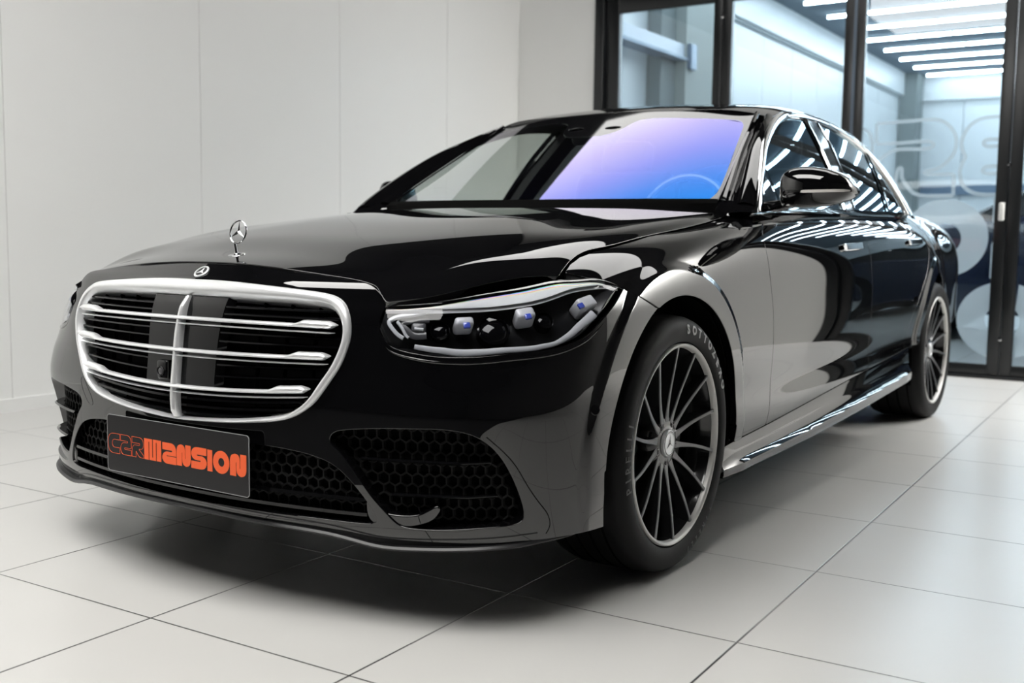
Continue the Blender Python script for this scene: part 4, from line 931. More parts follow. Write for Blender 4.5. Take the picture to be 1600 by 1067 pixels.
for mir, sd in ((False, 1), (True, -1)):
    P_ = CARP[sd]; gm = 'side_glass' if sd < 0 else 'side_glass'
    panel('side_window', G, mx([Gbase, lo, -fwd_of(bp_l)-.004]), 'side_glass', P_['front_door'], depth=0, mirror=mir, lift=-.006)
    panel('side_window', G, mx([Gbase, lo, fwd_of(bp_r)-.004, -fwd_of(qd)-.004]), 'rear_glass', P_['rear_door'], depth=0, mirror=mir, lift=-.006)
    panel('quarter_window', G, mx([Gbase, lo, fwd_of(qd)-.004]), 'rear_glass', P_['rear_door'], depth=0, mirror=mir, lift=-.006)
    panel('window_pillar', G, mx([Gbase, lo, fwd_of(bp_l)+.012, -fwd_of((bp_l+bp_r)/2)+.002]), 'black_gloss', P_['front_door'], mirror=mir, depth=.02)
    panel('window_pillar', G, mx([Gbase, lo, fwd_of((bp_l+bp_r)/2)+.002, -fwd_of(bp_r)+.012]), 'black_gloss', P_['rear_door'], mirror=mir, depth=.02)
    S_x = np.array([sd, 1, 1.])
    for ln, w, mm, pn in ((bp_l, .0042, 'chrome', 'front_door'), (bp_r, .0042, 'chrome', 'rear_door'), (qd, .0055, 'black_gloss', 'rear_door'), (np.array(bp_l)+np.array((.012,0)), .008, 'black_satin', 'front_door')):
        c_ = curve(ln, 50); c_ = c_[(c_[:, 1] > belt_g(c_[:, 0])) & (sdf_poly(c_, glass_area) < .004)]
        MB().sweep(Gp(c_, .001)*S_x, [(-w,-.004),(w,-.004),(w*.8,.004),(-w*.8,.004)], up=(sd,0,.5)).build('pillar_strip', mm, P_[pn])
    # chrome frame round the windows
    rows = []
    for t, h in ((0,-.012),(0,.003),(.10,.007),(.45,.010),(.80,.008),(.96,.003),(1,-.004),(1,-.020)): rows.append((Gp(DO, h)*(1-t)+Gp(DI, h)*t)*S_x)
    ruled(rows, 'window_trim', 'chrome', car, sharp=55)
    # belt strip
    yb = np.linspace(1.585, 3.955, 140); rows = []
    zb0 = np.interp(yb, BELT[:, 0], BELT[:, 1])+.001; zb1 = belt_g(yb)+np.interp(yb, [1.58,1.70,1.8], [-.001,.000,.0])
    xb = np.array([side_x(y, z) for y, z in zip(yb, zb0)]); top = Gp(np.stack([yb, zb1], 1), .004); bot = np.stack([xb, yb, zb0], 1)
    for t, h in ((0,-.010),(0,.002),(.12,.006),(.5,.008),(.88,.005),(1,.0),(1,-.015)):
        r = bot*(1-t)+top*t; r = r+np.array([.80,0,.60])*h; rows.append(r*S_x)
    ruled(rows, 'belt_trim', 'chrome', car, sharp=55)
    # roof frame between roof panel and window frame, and pillar covers
    ye = np.linspace(2.36, 3.95, 120); i_ = [int(np.argmin(np.abs(RF.V[:, 0]-y))) for y in ye]
    re = RF.X[i_, -1]; dz_ = np.interp(ye, DO[:, 0], DO[:, 1])
    de = Gp(np.stack([ye, dz_], 1), .001)
    ruled([(re+np.array([0,0,-.004]))*S_x, (re*.5+de*.5+np.array([.0,0,-.001]))*S_x, (de+np.array([.0,0,.001]))*S_x], 'roof_rail', 'paint', car)
    # A pillar: channel beside the glass, rounded body outside
    t = np.linspace(0, 1, 80); sc, scn = W.at(np.full(80, 1.012), t*1.03-.01)
    yA = np.interp(t, [0,.12,.3,.6,.85,1.0], [1.640,1.735,1.885,2.125,2.300,2.372]); zA = np.interp(yA, DO[:, 0], DO[:, 1]); oA = Gp(np.stack([yA, zA], 1), .0)
    mid = lambda k, up, fw: sc*(1-k)+oA*k+np.array([0,-1.,0])*fw+np.array([0,0,1.])*up
    ruled([(sc+np.array([0,0,.002]))*S_x, mid(.06,.010,.004)*S_x, mid(.16,.014,.006)*S_x, mid(.24,.010,.003)*S_x, mid(.27,-.006,-.004)*S_x], 'screen_moulding', 'paint', car, sharp=40)
    ruled([mid(.27,-.008,-.004)*S_x, mid(.30,-.012,-.006)*S_x, mid(.42,-.008,-.002)*S_x, mid(.58,.004,.006)*S_x, mid(.75,.012,.010)*S_x, mid(.90,.008,.006)*S_x, (oA+np.array([0,-.004,.001]))*S_x], 'a_pillar', 'paint', car, sharp=50)
    foot = curve(np.array([sc[0]+np.array([-.012,.004,.004]), (sc[0]*.6+oA[0]*.4)+np.array([0,-.004,.006]), oA[0]+np.array([0,-.004,.002])]), 40)
    kx = np.linspace(0, 1, 40)[:, None]
    ruled([(foot+np.array([0,.01,.004]))*S_x, (foot+np.array([0,-.005,-.010]))*S_x, (foot+np.array([0,-.013,-.026]))*S_x, (foot+np.array([0,-.024,-.042])+kx*np.array([.006,-.003,-.006]))*S_x, (foot+np.array([0,-.040,-.062])+kx*np.array([.012,-.006,-.012]))*S_x], 'pillar_foot', 'paint', car, sharp=60)
    # mirror
    first_ = len(bpy.data.objects); mr = MB(); c_ = np.array([1.055, 1.705, 1.094])
    def blob(mb, c, rows):
        """closed shell from rings: (x, y0, y1, z0, z1, roundness)"""
        P = []
        for x, y0, y1, z0, z1, e in rows:
            a = np.linspace(0, 2*np.pi, 40, endpoint=False); ca, sa = np.cos(a), np.sin(a)
            P.append(np.stack([np.full(40, x), (y0+y1)/2+(y1-y0)/2*np.sign(ca)*np.abs(ca)**e, (z0+z1)/2+(z1-z0)/2*np.sign(sa)*np.abs(sa)**e], 1))
        P = np.array(P); m, n = P.shape[:2]; v = P.reshape(-1, 3); f = [(i*n+j, i*n+(j+1) % n, (i+1)*n+(j+1) % n, (i+1)*n+j) for i in range(m-1) for j in range(n)]
        f += [tuple(range(n))[::-1], tuple(range((m-1)*n, m*n))]; return mb.add(v*S_x if sd < 0 else v, f)
    xs_ = [.942,.948,.965,.99,1.02,1.06,1.10,1.135,1.158,1.172,1.178]
    top_ = [1.128,1.140,1.152,1.1585,1.1605,1.158,1.150,1.136,1.120,1.100,1.088]; bot_ = [1.045,1.036,1.030,1.027,1.026,1.028,1.033,1.042,1.052,1.064,1.074]
    yf_ = [1.672,1.652,1.632,1.620,1.614,1.614,1.620,1.634,1.652,1.678,1.698]; yb_ = [1.775,1.786,1.790,1.792,1.794,1.796,1.798,1.798,1.794,1.784,1.768]
    blob(mr, c_, [(x, a, b, z0, z1, .72) for x, a, b, z0, z1 in zip(xs_, yf_, yb_, bot_, top_)])
    mo = mr.build('door_mirror', 'paint', car, sharp=60); mo.data.set_sharp_from_angle(angle=math.radians(70))
    st = MB(); xx = np.linspace(1.02, 1.170, 30); yf2 = np.interp(xx, xs_, yf_); zt = np.interp(xx, xs_, top_); zb = np.interp(xx, xs_, bot_)
    zc = np.linspace(1.0755, 1.079, 30); yy_ = yf2+.0035+(np.abs(zc-(zt+zb)/2)/(zt-zb)*2)**2.6*.03; pth = np.stack([xx, yy_, zc], 1)
    st.sweep(pth*S_x, [(-.005,-.0045),(.005,-.0045),(.005,.0045),(-.005,.0045)], up=(0,0,1), scale=np.interp(np.linspace(0, 1, 30), [0,.12,.9,1], [.25,1,1,.5])); st_o = st.build('turn_signal', 'white_strip', mo)
    pa = MB().box(np.array([1.06, 1.800, 1.092])*S_x, (.16,.004,.075), bev=.002).build('mirror_glass', 'chrome', mo)
    bs = MB(); path = np.array([(.862,1.775,1.034),(.90,1.770,1.036),(.93,1.760,1.041),(.96,1.745,1.047),(1.0,1.735,1.054)]) if sd > 0 else np.array([(.85,1.78,1.035),(.862,1.80,1.04),(.875,1.83,1.05),(.882,1.86,1.056)]); bs.sweep(curve(path, 20)*S_x, [(-.045,-.012),(-.034,-.019),(.034,-.019),(.045,-.012),(.042,.010),(.026,.017),(-.026,.017),(-.042,.010)], up=(0,0,1), scale=np.linspace(1.0, .75, 20)); bs.build('mirror_arm', 'black_gloss', mo, sharp=50)
    tri = MB(); tri_o = [(1.705,1.022),(1.76,1.083),(1.86,1.148),(1.897,1.172),(1.894,1.10),(1.885,1.028)]; g3 = Gp(tri_o, .004); n5 = len(g3); g4 = Gp(tri_o, -.01)
    tri.add(np.vstack([g3, g4])*S_x, [tuple(range(6)), tuple(range(6, 12))[::-1]]+[(i, i+6, (i+1) % 6+6, (i+1) % 6) for i in range(6)]); tri.build('mirror_triangle', 'paint', mo, smooth=False)
    if sd < 0:      # the far mirror is folded flat against its window
        piv = Matrix.Translation((-.985, 1.86, 0)) @ Matrix.Rotation(math.radians(-84), 4, 'Z') @ Matrix.Translation((.945, -1.64, 0)); sq = Matrix.Diagonal((1., .45, 1., 1.))
        for o_ in (mo, st_o, pa): o_.data.transform(piv @ Matrix.Translation((0, 1.705, 0)) @ sq @ Matrix.Translation((0, -1.705, 0)))
    # flush door handles
    for y0, pn in ((2.41,'front_door'),(3.47,'rear_door')):
        zc_ = .8940 if y0 < 3 else .9170; yy_ = np.linspace(y0, y0+.270, 24); xx = np.array([side_x(y, zc_) for y in yy_]); pth = np.stack([xx+.0075, yy_, np.full(24, zc_)+np.linspace(0, .006, 24)], 1)
        w_ = np.interp(np.linspace(0, 1, 24), [0,.06,.94,1], [.55,1,1,.55])
        MB().sweep(pth*S_x, [(-.0135,-.010),(.0135,-.010),(.015,.003),(.011,.008),(-.011,.008),(-.015,.003)], up=(sd,0,.25), scale=w_).build('door_handle', 'chrome', CARP[sd][pn], sharp=40)
    # side skirt below the doors
    ysk = np.linspace(1.225, 3.52, 120); zt = np.interp(ysk, SILL[:, 0], SILL[:, 1])-.004; xt = np.array([side_x(y, z) for y, z in zip(ysk, zt)])
    zb = np.interp(ysk, [1.2,1.4,2.0,2.6,3.3,3.6], [.196,.203,.207,.224,.252,.262]); k_ = np.interp(ysk, [1.22,1.34,3.40,3.52], [0,1,1,.5])
    rows = []
    for t_, dx in ((0,-.014),(0,-.002),(.08,.001),(.34,.004),(.50,.007),(.62,.016),(.70,.030),(.86,.030),(.97,.026),(1.0,.018),(1.0,-.03)):
        rows.append(np.stack([xt+dx*(.35+.65*k_), ysk, zt*(1-t_)+zb*t_], 1)*S_x)
    ruled(rows, 'side_skirt', 'paint', car, sharp=28)
    # wheel wells
    for w in (WF, WR):
        a = np.linspace(-.35, np.pi+.35, 50); rr = ARCH_R+.012; P = []
        for x in (.55, .935): P.append(np.stack([np.full(50, x*sd), w+rr*np.cos(a), np.maximum(ZW+rr*np.sin(a), .20)], 1))
        v, f = grid_mesh(np.array(P)); mb = MB().add(v, f); c0 = len(mb.v)
        mb.add([(x*1., y, z) for x, y, z in P[0]]+[(.55*sd, w, .30)], [(i, i+1, 50) for i in range(49)]); mb.build('wheel_arch_liner', 'void', car)
# boot lid, rear lamps and rear bumper (turned away from the photograph)
rr_ = MB(); yb_, xb_ = [], []
sec = D.X[-1]; v = np.vstack([sec, mx3(sec)]); n_ = len(sec)
P = np.stack([sec*np.array([s, 1, 1])+np.array([0, .055*(1-s*s), 0]) for s in np.linspace(-1, 1, 31)], 0); v, f = grid_mesh(P); rr_.add(v, f); rr_.build('rear_bumper', 'paint', car, sharp=50)
for s in (1, -1): MB().box((.50*s, 5.262, .90), (.34,.05,.10), bev=.02).build('tail_lamp', 'red_paint', car)
MB().box((0, 2.55, .235), (1.60, 3.9, .06), bev=.02).build('underbody', 'void', car)
# ================================================================ interior
MB().box((0, 3.0, .36), (1.60, 2.9, .10), bev=.03).build('cabin_floor', 'leather', car)
dash = MB(); P = []
for y, z in ((1.56,.995),(1.62,1.018),(1.80,1.040),(1.98,1.052),(2.06,1.040),(2.09,.99),(2.07,.80)):
    xs = np.linspace(-.74, .74, 40); P.append(np.stack([xs, np.full(40, y)+.05*(xs/.74)**2, np.full(40, z)-.012*(xs/.74)**4], 1))
v, f = grid_mesh(np.array(P)); dash.add(v, f); dsh = dash.build('dashboard', 'leather', car, sharp=50)
sw = MB(); a = np.linspace(0, 2*np.pi, 60, endpoint=False); ax = np.array([0,-.38,.925]); up_ = np.array([0,.925,.38]); ctr = np.array([.375,2.175,1.000])
up_ = np.array([0,.30,.954]); nn_ = np.array([0,.954,-.30])
sw.sweep(np.array([ctr+.185*np.cos(t)*np.array([1,0,0])+.178*np.sin(t)*up_ for t in a]), circ(.015, 10), up=nn_, closed=True); sw.sweep([ctr+np.array([-.17,0,0]), ctr, ctr+np.array([.17,0,0])], circ(.02, 8), up=up_); sw.sweep([ctr, ctr-up_*.17], circ(.022, 8), up=(1,0,0)); sw.box(ctr, (.13,.05,.10), bev=.02)
sw.build('steering_wheel', 'lamp_grey', car)
for x in (.38, -.38):
    st = MB(); st.box((x, 2.72, .58), (.54,.54,.16), bev=.05)
    rt = np.array([[1,0,0],[0,.955,.296],[0,-.296,.955]]); st.box((x, 3.06, .93), (.53,.14,.66), rot=rt, bev=.05)
    so = st.build('front_seat', 'leather', car); MB().box((x, 3.155, 1.325), (.27,.10,.17), rot=rt, bev=.04).build('headrest', 'leather', so)
st = MB(); st.box((0, 3.95, .58), (1.40,.55,.18), bev=.05); st.box((0, 4.22, .88), (1.38,.16,.58), rot=np.array([[1,0,0],[0,.93,.36],[0,-.36,.93]]), bev=.05)
so = st.build('rear_bench', 'leather', car)
for x in (.42, -.42): MB().box((x, 4.20, 1.19), (.28,.10,.13), bev=.04).build('headrest', 'leather', so)
i_ = [k for k in range(0, RF.X.shape[0], 4) if RF.V[k, 0] < 4.15]
Ph = RF.X[i_][:, RF.X.shape[1]//2::6]-np.array([0,0,.030]); v, f = grid_mesh(Ph); f = [list(q) for q in f]; n_ = len(v); f += [[int(i)+n_ for i in q[::-1]] for q in f]; obj('headliner', np.vstack([v, mx3(v)]), f, 'headliner', car)
for s in (1, -1):
    for ln in (bp_l, ):
        c_ = curve((bp_l+bp_r)/2, 20); MB().sweep(Gp(c_, -.045)*np.array([s, 1, 1]), [(-.06,-.02),(.06,-.02),(.06,.02),(-.06,.02)], up=(s,0,.4)).build('b_pillar_lining', 'trim_dark', car)
    dl = MB(); yy_ = np.linspace(1.66, 4.1, 40); zt = belt_g(yy_)-.006; xt = glass_x(yy_, zt)-.03
    v, f = grid_mesh(np.array([np.stack([(xt-.0)*s, yy_, zt], 1), np.stack([(xt-.10)*s, yy_, zt-.02], 1), np.stack([(xt-.13)*s, yy_, zt-.30], 1), np.stack([(xt-.10)*s, yy_, zt-.65], 1)])); dl.add(v, f); dl.build('door_lining', 'leather', car)
MB().box((0, 4.55, 1.02), (1.3,.5,.03), bev=.01).build('parcel_shelf', 'leather', car)
# ================================================================ wheels
def make_wheel(front):
    """built about the origin, outer face towards +x"""
    w = empty('wheel')
    wid = .255 if front else .285; x0 = -wid+.004
    ty = MB(); ty.lathe([(.281,-.006),(.284,.004),(.292,.010),(.310,.0135),(.325,.012),(.338,.006),(.347,-.004),(.3525,-.018),(.355,-.040),(.356,-.075),(.356,-wid+.075),(.355,-wid+.04),(.345,-wid+.01),(.31,-wid-.006),(.283,-wid+.004)], n=128)
    for k in range(4):
        xg = -.055-.048*k; pass
    tyre = ty.build('tyre', 'rubber', w, sharp=35)
    gr_ = MB()
    for k in range(4):
        xg = -.062-(wid-.124)/3*k; gr_.lathe([(.3564,xg-.004),(.3566,xg-.003),(.3566,xg+.003),(.3564,xg+.004)], n=96)
    gr_.build('tread_groove', 'void', w)
    ri = MB(); ri.lathe([(.2795,-.004),(.2795,.0045),(.276,.0075),(.2705,.0060),(.2675,.000),(.2660,-.012)], n=128); ri.build('rim_lip', 'rim_lip', w, sharp=50)
    ba = MB(); ba.lathe([(.2662,-.010),(.2645,-.018),(.258,-.030),(.252,-.060),(.245,-.12),(.247,-wid+.02),(.265,-wid+.002)], n=96); ba.lathe([(.16,-.16),(.02,-.165)], n=48); ba.build('rim_barrel', 'rim_black', w, sharp=50)
    n = 14
    for k in range(n):
        a0 = math.radians(90)+2*math.pi*k/n; R = np.linspace(.060, .2675, 26); P = []; Q = []
        xf = np.interp(R, [.06,.09,.14,.20,.25,.268], [-.030,-.027,-.020,-.010,-.003,-.001]); hw = np.interp(R, [.06,.075,.10,.16,.24,.268], [.0125,.0098,.0070,.0052,.0046,.0056]); dp = np.interp(R, [.06,.15,.268], [.050,.044,.030])
        ca, sa = math.cos(a0), math.sin(a0); er = np.array([0,ca,sa]); et = np.array([0,-sa,ca]); sway = .006*np.sin(np.pi*(R-.06)/.21)
        sp = MB()
        for r, x, h, d, sw_ in zip(R, xf, hw, dp, sway):
            c0 = er*r+et*sw_; P.append([c0+et*h*t_+np.array([x+b_, 0, 0]) for t_, b_ in ((1.0,-.0025),(.80,0),(-.80,0),(-1.0,-.0025))]); Q.append([c0+et*h*t_+np.array([x+b_, 0, 0]) for t_, b_ in ((-1.0,-.0025),(-1.7,-d),(1.7,-d),(1.0,-.0025))])
        v, f = grid_mesh(np.array(P)); sp.add(v, f, 0); v, f = grid_mesh(np.array(Q)); sp.add(v, f, 1)
        sp.build('spoke', 'rim_cut', w, mats=['rim_cut', 'rim_black'], sharp=30)
    hub = MB(); hub.lathe([(.088,-.075),(.086,-.045),(.078,-.036),(.068,-.031),(.040,-.029),(.039,-.034),(.0,-.034)], n=64); hub.build('hub', 'rim_black', w, sharp=40)
    for k in range(5):
        a = math.radians(90+36+72*k); c = np.array([-.0305, .056*math.cos(a), .056*math.sin(a)]); lb = MB(); lb.lathe([(.0135,0.),(.0125,.0012),(.0105,.0008),(.0095,-.010),(0,-.010)], c, n=20); lb.lathe([(.0072,-.010),(.0070,.0005),(.0055,.0022),(0,.0022)], c, n=6); lb.build('lug_bolt', 'black_satin', w)
    cap = MB(); cap.lathe([(.0375,-.034),(.0375,-.0225),(.0355,-.0205),(.0300,-.0200),(.0285,-.0215),(0,-.0205)], n=48); cp_ = cap.build('hub_cap', 'satin_chrome', w, sharp=30)
    ring = MB(); ring.lathe([(.0345,-.0202),(.0335,-.0196),(.0318,-.0196),(.0308,-.0200)], n=48); ring.build('cap_ring', 'lamp_grey', w)
    star3(MB(), np.array([-.0192,0,0]), np.array([1.,0,0]), np.array([0,0,1.]), .0270, .0026, .0020).build('cap_star', 'chrome', w, smooth=False)
    dsc = MB(); dsc.lathe([(.19,-.140),(.19,-.122),(.10,-.122),(.09,-.100),(.05,-.095)], n=64); dsc.build('brake_disc', 'disc_metal', w, sharp=40)
    cal = MB(); a = np.linspace(math.radians(-30), math.radians(35), 14); cal.sweep(np.array([(-.108, .172*math.cos(t), .172*math.sin(t)) for t in a]), [(-.030,-.05),(.034,-.05),(.034,.022),(.015,.034),(-.03,.03)], up=(1,0,0)); cal.build('brake_caliper', 'black_satin', w)
    return w
def star3(mb, c, n, up, r, w, h):
    """three-pointed star, each arm a roof-shaped blade"""
    n = n/np.linalg.norm(n); e2 = np.cross(n, up); e2 /= np.linalg.norm(e2); e1 = np.cross(e2, n)
    for k in range(3):
        a = math.radians(90+120*k); d = e1*math.sin(a)+e2*math.cos(a); s = np.cross(n, d)
        v = [c+n*h, c+d*r, c+s*w+d*w*.58, c-s*w+d*w*.58, c-n*h]
        mb.add(v, [(0,2,1),(0,1,3),(4,1,2),(4,3,1),(0,3,4),(0,4,2)])
    return mb
def text_mesh(ch, size, bold=.0, ext=.0006):
    cu = bpy.data.curves.new('t', 'FONT'); cu.body = ch; cu.size = size; cu.offset = bold; cu.extrude = ext; cu.resolution_u = 4; cu.align_x = 'CENTER'
    t = bpy.data.objects.new('t', cu); COL.objects.link(t); dg = bpy.context.evaluated_depsgraph_get(); me = bpy.data.meshes.new_from_object(t.evaluated_get(dg)); bpy.data.objects.remove(t); bpy.data.curves.remove(cu)
    v = np.array([tuple(q.co) for q in me.vertices]); f = [tuple(p.vertices) for p in me.polygons]; bpy.data.meshes.remove(me); return v, f
def tyre_text(w, txt, mid, step, r, size, m, name, sx=.0135, bold=.0006):
    """letters running clockwise round the sidewall, tops outwards"""
    n = len(txt)
    for i, ch in enumerate(txt):
        a = math.radians(mid-step*(i-(n-1)/2)); v, f = text_mesh(ch, size, bold, .0004); er = np.array([0, math.cos(a), math.sin(a)]); et = np.array([0, math.sin(a), -math.cos(a)])
        V = []
        for q in v:
            rr = r+q[1]; x = np.interp(rr, [.292,.310,.325,.338,.347], [.010,.0135,.012,.006,-.004])
            V.append(er*rr+et*q[0]+np.array([x+.0012+q[2], 0, 0]))
        obj(name, V, f, m, w, smooth=False)
def place_wheel(w, x, y, rot, side):
    w.parent = car; w.matrix_parent_inverse = Matrix.Translation(-Vector(car.location)); w.location = (x, y, ZW); w.rotation_euler = (rot, 0, math.pi if side < 0 else 0)
def dup(w):
    c = w.copy(); COL.objects.link(c)
    for ch in list(w.children): q = ch.copy(); COL.objects.link(q); q.parent = c
    return c
wf = make_wheel(True); wr = make_wheel(False); wf2 = dup(wf); wr2 = dup(wr)
place_wheel(wf, .953, WF, 0, 1); place_wheel(wf2, -.953, WF, 0, -1); place_wheel(wr, .960, WR, .5, 1); place_wheel(wr2, -.960, WR, .5, -1)
tyre_text(wf, 'SOTTOZERO', 55.2, 7.4, .3070, .0335, 'rubber_print', 'tyre_lettering', bold=.0016)
tyre_text(wf, 'PIRELLI', 178, 5.0, .3060, .0330, 'rubber_dim', 'tyre_lettering')
tyre_text(wf, 'PIRELLI', -62, 5.2, .3080, .0270, 'rubber_dim', 'tyre_lettering')
# ================================================================ headlamps
CREASE = curve([(.5760,.0935,.7495),(.6275,.1210,.7500),(.668,.1480,.7510),(.730,.1960,.7545),(.772,.2360,.7580),(.812,.2830,.7650),(.848,.3350,.7760),(.866,.3740,.7870),(.881,.4220,.7985),(.895,.4850,.8035),(.9080,.560,.8020),(.9140,.587,.7965)], 90)
CR_PX = np.array([602,640,674,730,770,810,849,872,896,918,950,965.])
sT, sB = Spl(tT, LENS_T), Spl(tB, LENS_B); CRP = np.array([(.5760,.0935,.7495),(.6275,.1210,.7500),(.668,.1480,.7510),(.730,.1960,.7545),(.772,.2360,.7580),(.812,.2830,.7650),(.848,.3350,.7760),(.866,.3740,.7870),(.881,.4220,.7985),(.895,.4850,.8035),(.9080,.560,.8020),(.9140,.587,.7965)]); sC = Spl(CR_PX, CRP)
PX_B = np.array([(593,511),(604,535),(625,546.5),(660,554),(688,557),(740,557),(790,552),(854,544),(885,534),(908,521),(932,496),(953,469),(965,449)]); PX_C = np.array([(602,484),(640,485.5),(674,486),(730,484),(770,482),(810,477),(849,470),(872,461),(896,452),(918,448),(950,445),(965,449)])
def back_off(a):
    return np.interp(a, [600,690,760,880,930,960], [0,.006,.026,.034,.020,0])[:, None]*np.array([-.544,.834,-.097])
def lamp_pt(a, v):
    """a: 593..965 along the lamp, v: 0 lower edge, 1 crease"""
    b, c = sB(a), sC(np.maximum(a, 602))+back_off(a); v = np.asarray(v, float)[:, None]; p = b*(1-v)+c*v
    out = np.array([.62,-.78,.08]); return p+out*(.010*4*v*(1-v))
def lamp_v(x, y):
    yb, yc = np.interp(x, PX_B[:, 0], PX_B[:, 1]), np.interp(x, PX_C[:, 0], PX_C[:, 1]); return float(np.clip((yb-y)/(yb-yc), -.2, 1.3))
def lamp_frame(x, y, depth):
    v = lamp_v(x, y); p = lamp_pt(np.array([x]), np.array([v]))[0]; pa = lamp_pt(np.array([x+4.]), np.array([v]))[0]; pv = lamp_pt(np.array([x*1.]), np.array([v+.03]))[0]
    ex = pa-p; ex /= np.linalg.norm(ex); n = np.cross(ex, pv-p); n /= np.linalg.norm(n)
    if n[1] > 0: n = -n
    ey = np.cross(n, ex); ey = ey if ey[2] > 0 else -ey; return p-n*depth, np.stack([ex, ey, n], 1)
def lamp(sd):
    S_x = np.array([sd, 1, 1.]); aa = np.linspace(594, 964.6, 110); vv = np.linspace(0, 1, 16)
    face = np.stack([lamp_pt(aa, np.full(110, v)) for v in vv], 1)
    back = face*1.; inward = np.array([-.35,.60,.0])*.10; k = np.clip(np.minimum((aa-594)/60, (965-aa)/60), 0, 1)[:, None, None]
    hb = MB(); v, f = grid_mesh((face+inward*k*np.array([1,1,1.]))*S_x); hb.add(v, f)
    ed = np.concatenate([face[:, 0], face[::-1, -1]]); ed2 = np.concatenate([(face+inward*k)[:, 0], (face+inward*k)[::-1, -1]]); n = len(ed); hb.add(np.vstack([ed, ed2])*S_x, [(i, (i+1) % n, n+(i+1) % n, n+i) for i in range(n)])
    h = hb.build('headlamp', 'lamp_housing', car, sharp=40)
    top = np.stack([(sC(np.maximum(aa, 602))+back_off(aa))*(1-t)+sT(np.maximum(aa, 602))*t+np.array([.2,-.3,.8])*(.006*4*t*(1-t)) for t in np.linspace(0, 1, 10)], 1)
    v, f = grid_mesh(face*S_x); f = [list(q) for q in f]; v2, f2 = grid_mesh(top*S_x); f2 = [[int(i)+len(v) for i in q] for q in f2]
    o = obj('lens', np.vstack([v, v2]), f+f2, 'lens', h); b = bmesh.new(); b.from_mesh(o.data); bmesh.ops.remove_doubles(b, verts=b.verts, dist=1e-5); bmesh.ops.recalc_face_normals(b, faces=b.faces); b.to_mesh(o.data); b.free(); o.data.set_sharp_from_angle(angle=math.radians(25))
    # inner shelf under the shoulder of the lens, rainbow glint painted in its colour
    v, f = grid_mesh((top-np.array([0,0,.010]))*S_x); obj('upper_light_guide', v, [list(q) for q in f], 'light_guide', h)
    def strip(name, pts, w, depth, m, th=.004, sc=None):
        p = curve(pts, 60); P = np.array([lamp_frame(x, y, depth)[0] for x, y in p]); N_ = np.array([lamp_frame(x, y, depth)[1][:, 2] for x, y in p])
        return MB().sweep(P*S_x, [(-w,-th),(w,-th),(w,th*.6),(w*.6,th),(-w*.6,th),(-w,th*.6)], up=N_*S_x, scale=sc).build(name, m, h, sharp=40)
    def box(name, x, y, wx, wy, dz, depth, m, bev=.004, parent=None):
        p, R = lamp_frame(x, y, depth); mb = MB().box((0,0,0), (wx, wy, dz), bev=bev); V = np.array(mb.v)@R.T+p; q = MB(); q.add(V*S_x, mb.f); return q.build(name, m, parent or h)
    sc = np.interp(np.linspace(0, 1, 60), [0,.06,.9,1], [.5,1,1,.6])
    strip('lower_light_guide', [(646,543),(672,546),(710,550),(735,550.5),(790,546),(840,541),(872,534),(893,521),(908,507),(928,488)], .0068, .010, 'lamp_white', sc=np.interp(np.linspace(0, 1, 60), [0,.25,.5,.75,1], [.8,1.2,.9,.8,1.6]))
    strip('inner_light_guide', [(662,487),(636,491),(614,494),(606,501),(612,512),(622,524),(628,529)], .0045, .010, 'lamp_white')
    strip('inner_light_guide', [(618,500),(626,512),(632,524),(636,528)], .0034, .012, 'lamp_white')
    strip('inner_bezel', [(668,494),(640,497),(624,503),(632,514),(642,523),(664,522)], .0075, .022, 'lamp_grey')
    box('led_reflector', 651, 508, .034, .026, .03, .034, 'lamp_grey', .006); box('led_reflector', 652, 512, .022, .006, .01, .018, 'lamp_white', .002)
    for x, y, wx, wy in ((726,502,.044,.024),(823,488,.046,.030),(915,471,.055,.034)):
        o = box('led_module', x, y, wx, wy, .05, .026, 'lamp_white', .008); box('led_reflector', x+(3 if x < 900 else -9), y+8, .016, .014, .008, .0005, 'lamp_blue', .002)
    for x, y, r in ((686,510,.020),(775,506,.034),(858,490,.020)):
        p, R = lamp_frame(x, y, .036); mb = MB()
        disc(mb, p*S_x, R[:, 2]*S_x, [(r*1.15,-.02),(r*1.15,.004),(r*1.02,.006),(r*.98,.0)]); mb.build('lens_bezel', 'black_gloss', h, sharp=40)
        mb = MB(); disc(mb, p*S_x, R[:, 2]*S_x, [(r*math.cos(t), r*.5*math.sin(t)-.004) for t in np.linspace(0, math.pi/2, 8)]); mb.build('projector_lens', 'black_gloss', h, sharp=80)
    return h
for sd in (1, -1): lamp(sd)
# ================================================================ star on the bonnet, round badge
sb_ = np.array([0, .172, .8655]); stn = MB(); z0 = float(hood_feats[0](np.array([.172]))[0, 1])
tilt = np.array([0,.966,.26]); upv = np.array([0,.19,.982]); cen = np.array([0,.172,z0])+np.array([0,.006,.060])
nrm = np.array([0,-.982,.19]); sd_ = np.array([1.,0,0])
a = np.linspace(0, 2*np.pi, 72, endpoint=False); R0 = .0300
stn.sweep(np.array([cen+R0*np.cos(t)*sd_+R0*np.sin(t)*upv for t in a]), circ(.0018, 8, .0024), up=nrm, closed=True)
star3(stn, cen, nrm, upv, R0-.001, .0050, .0026)
orn = stn.build('star_ornament', 'chrome', hood, sharp=35)
bs_ = MB(); bn = np.array([0,-.21,.978]); disc(bs_, np.array([0,.172,z0]), bn, [(.0245,-.006),(.0245,-.001),(.0225,.0012),(.009,.0024),(.0055,.0045),(.0042,.012),(.0038,.030),(0,.031)], 48); bs_.build('ornament_base', 'chrome', hood, sharp=35)
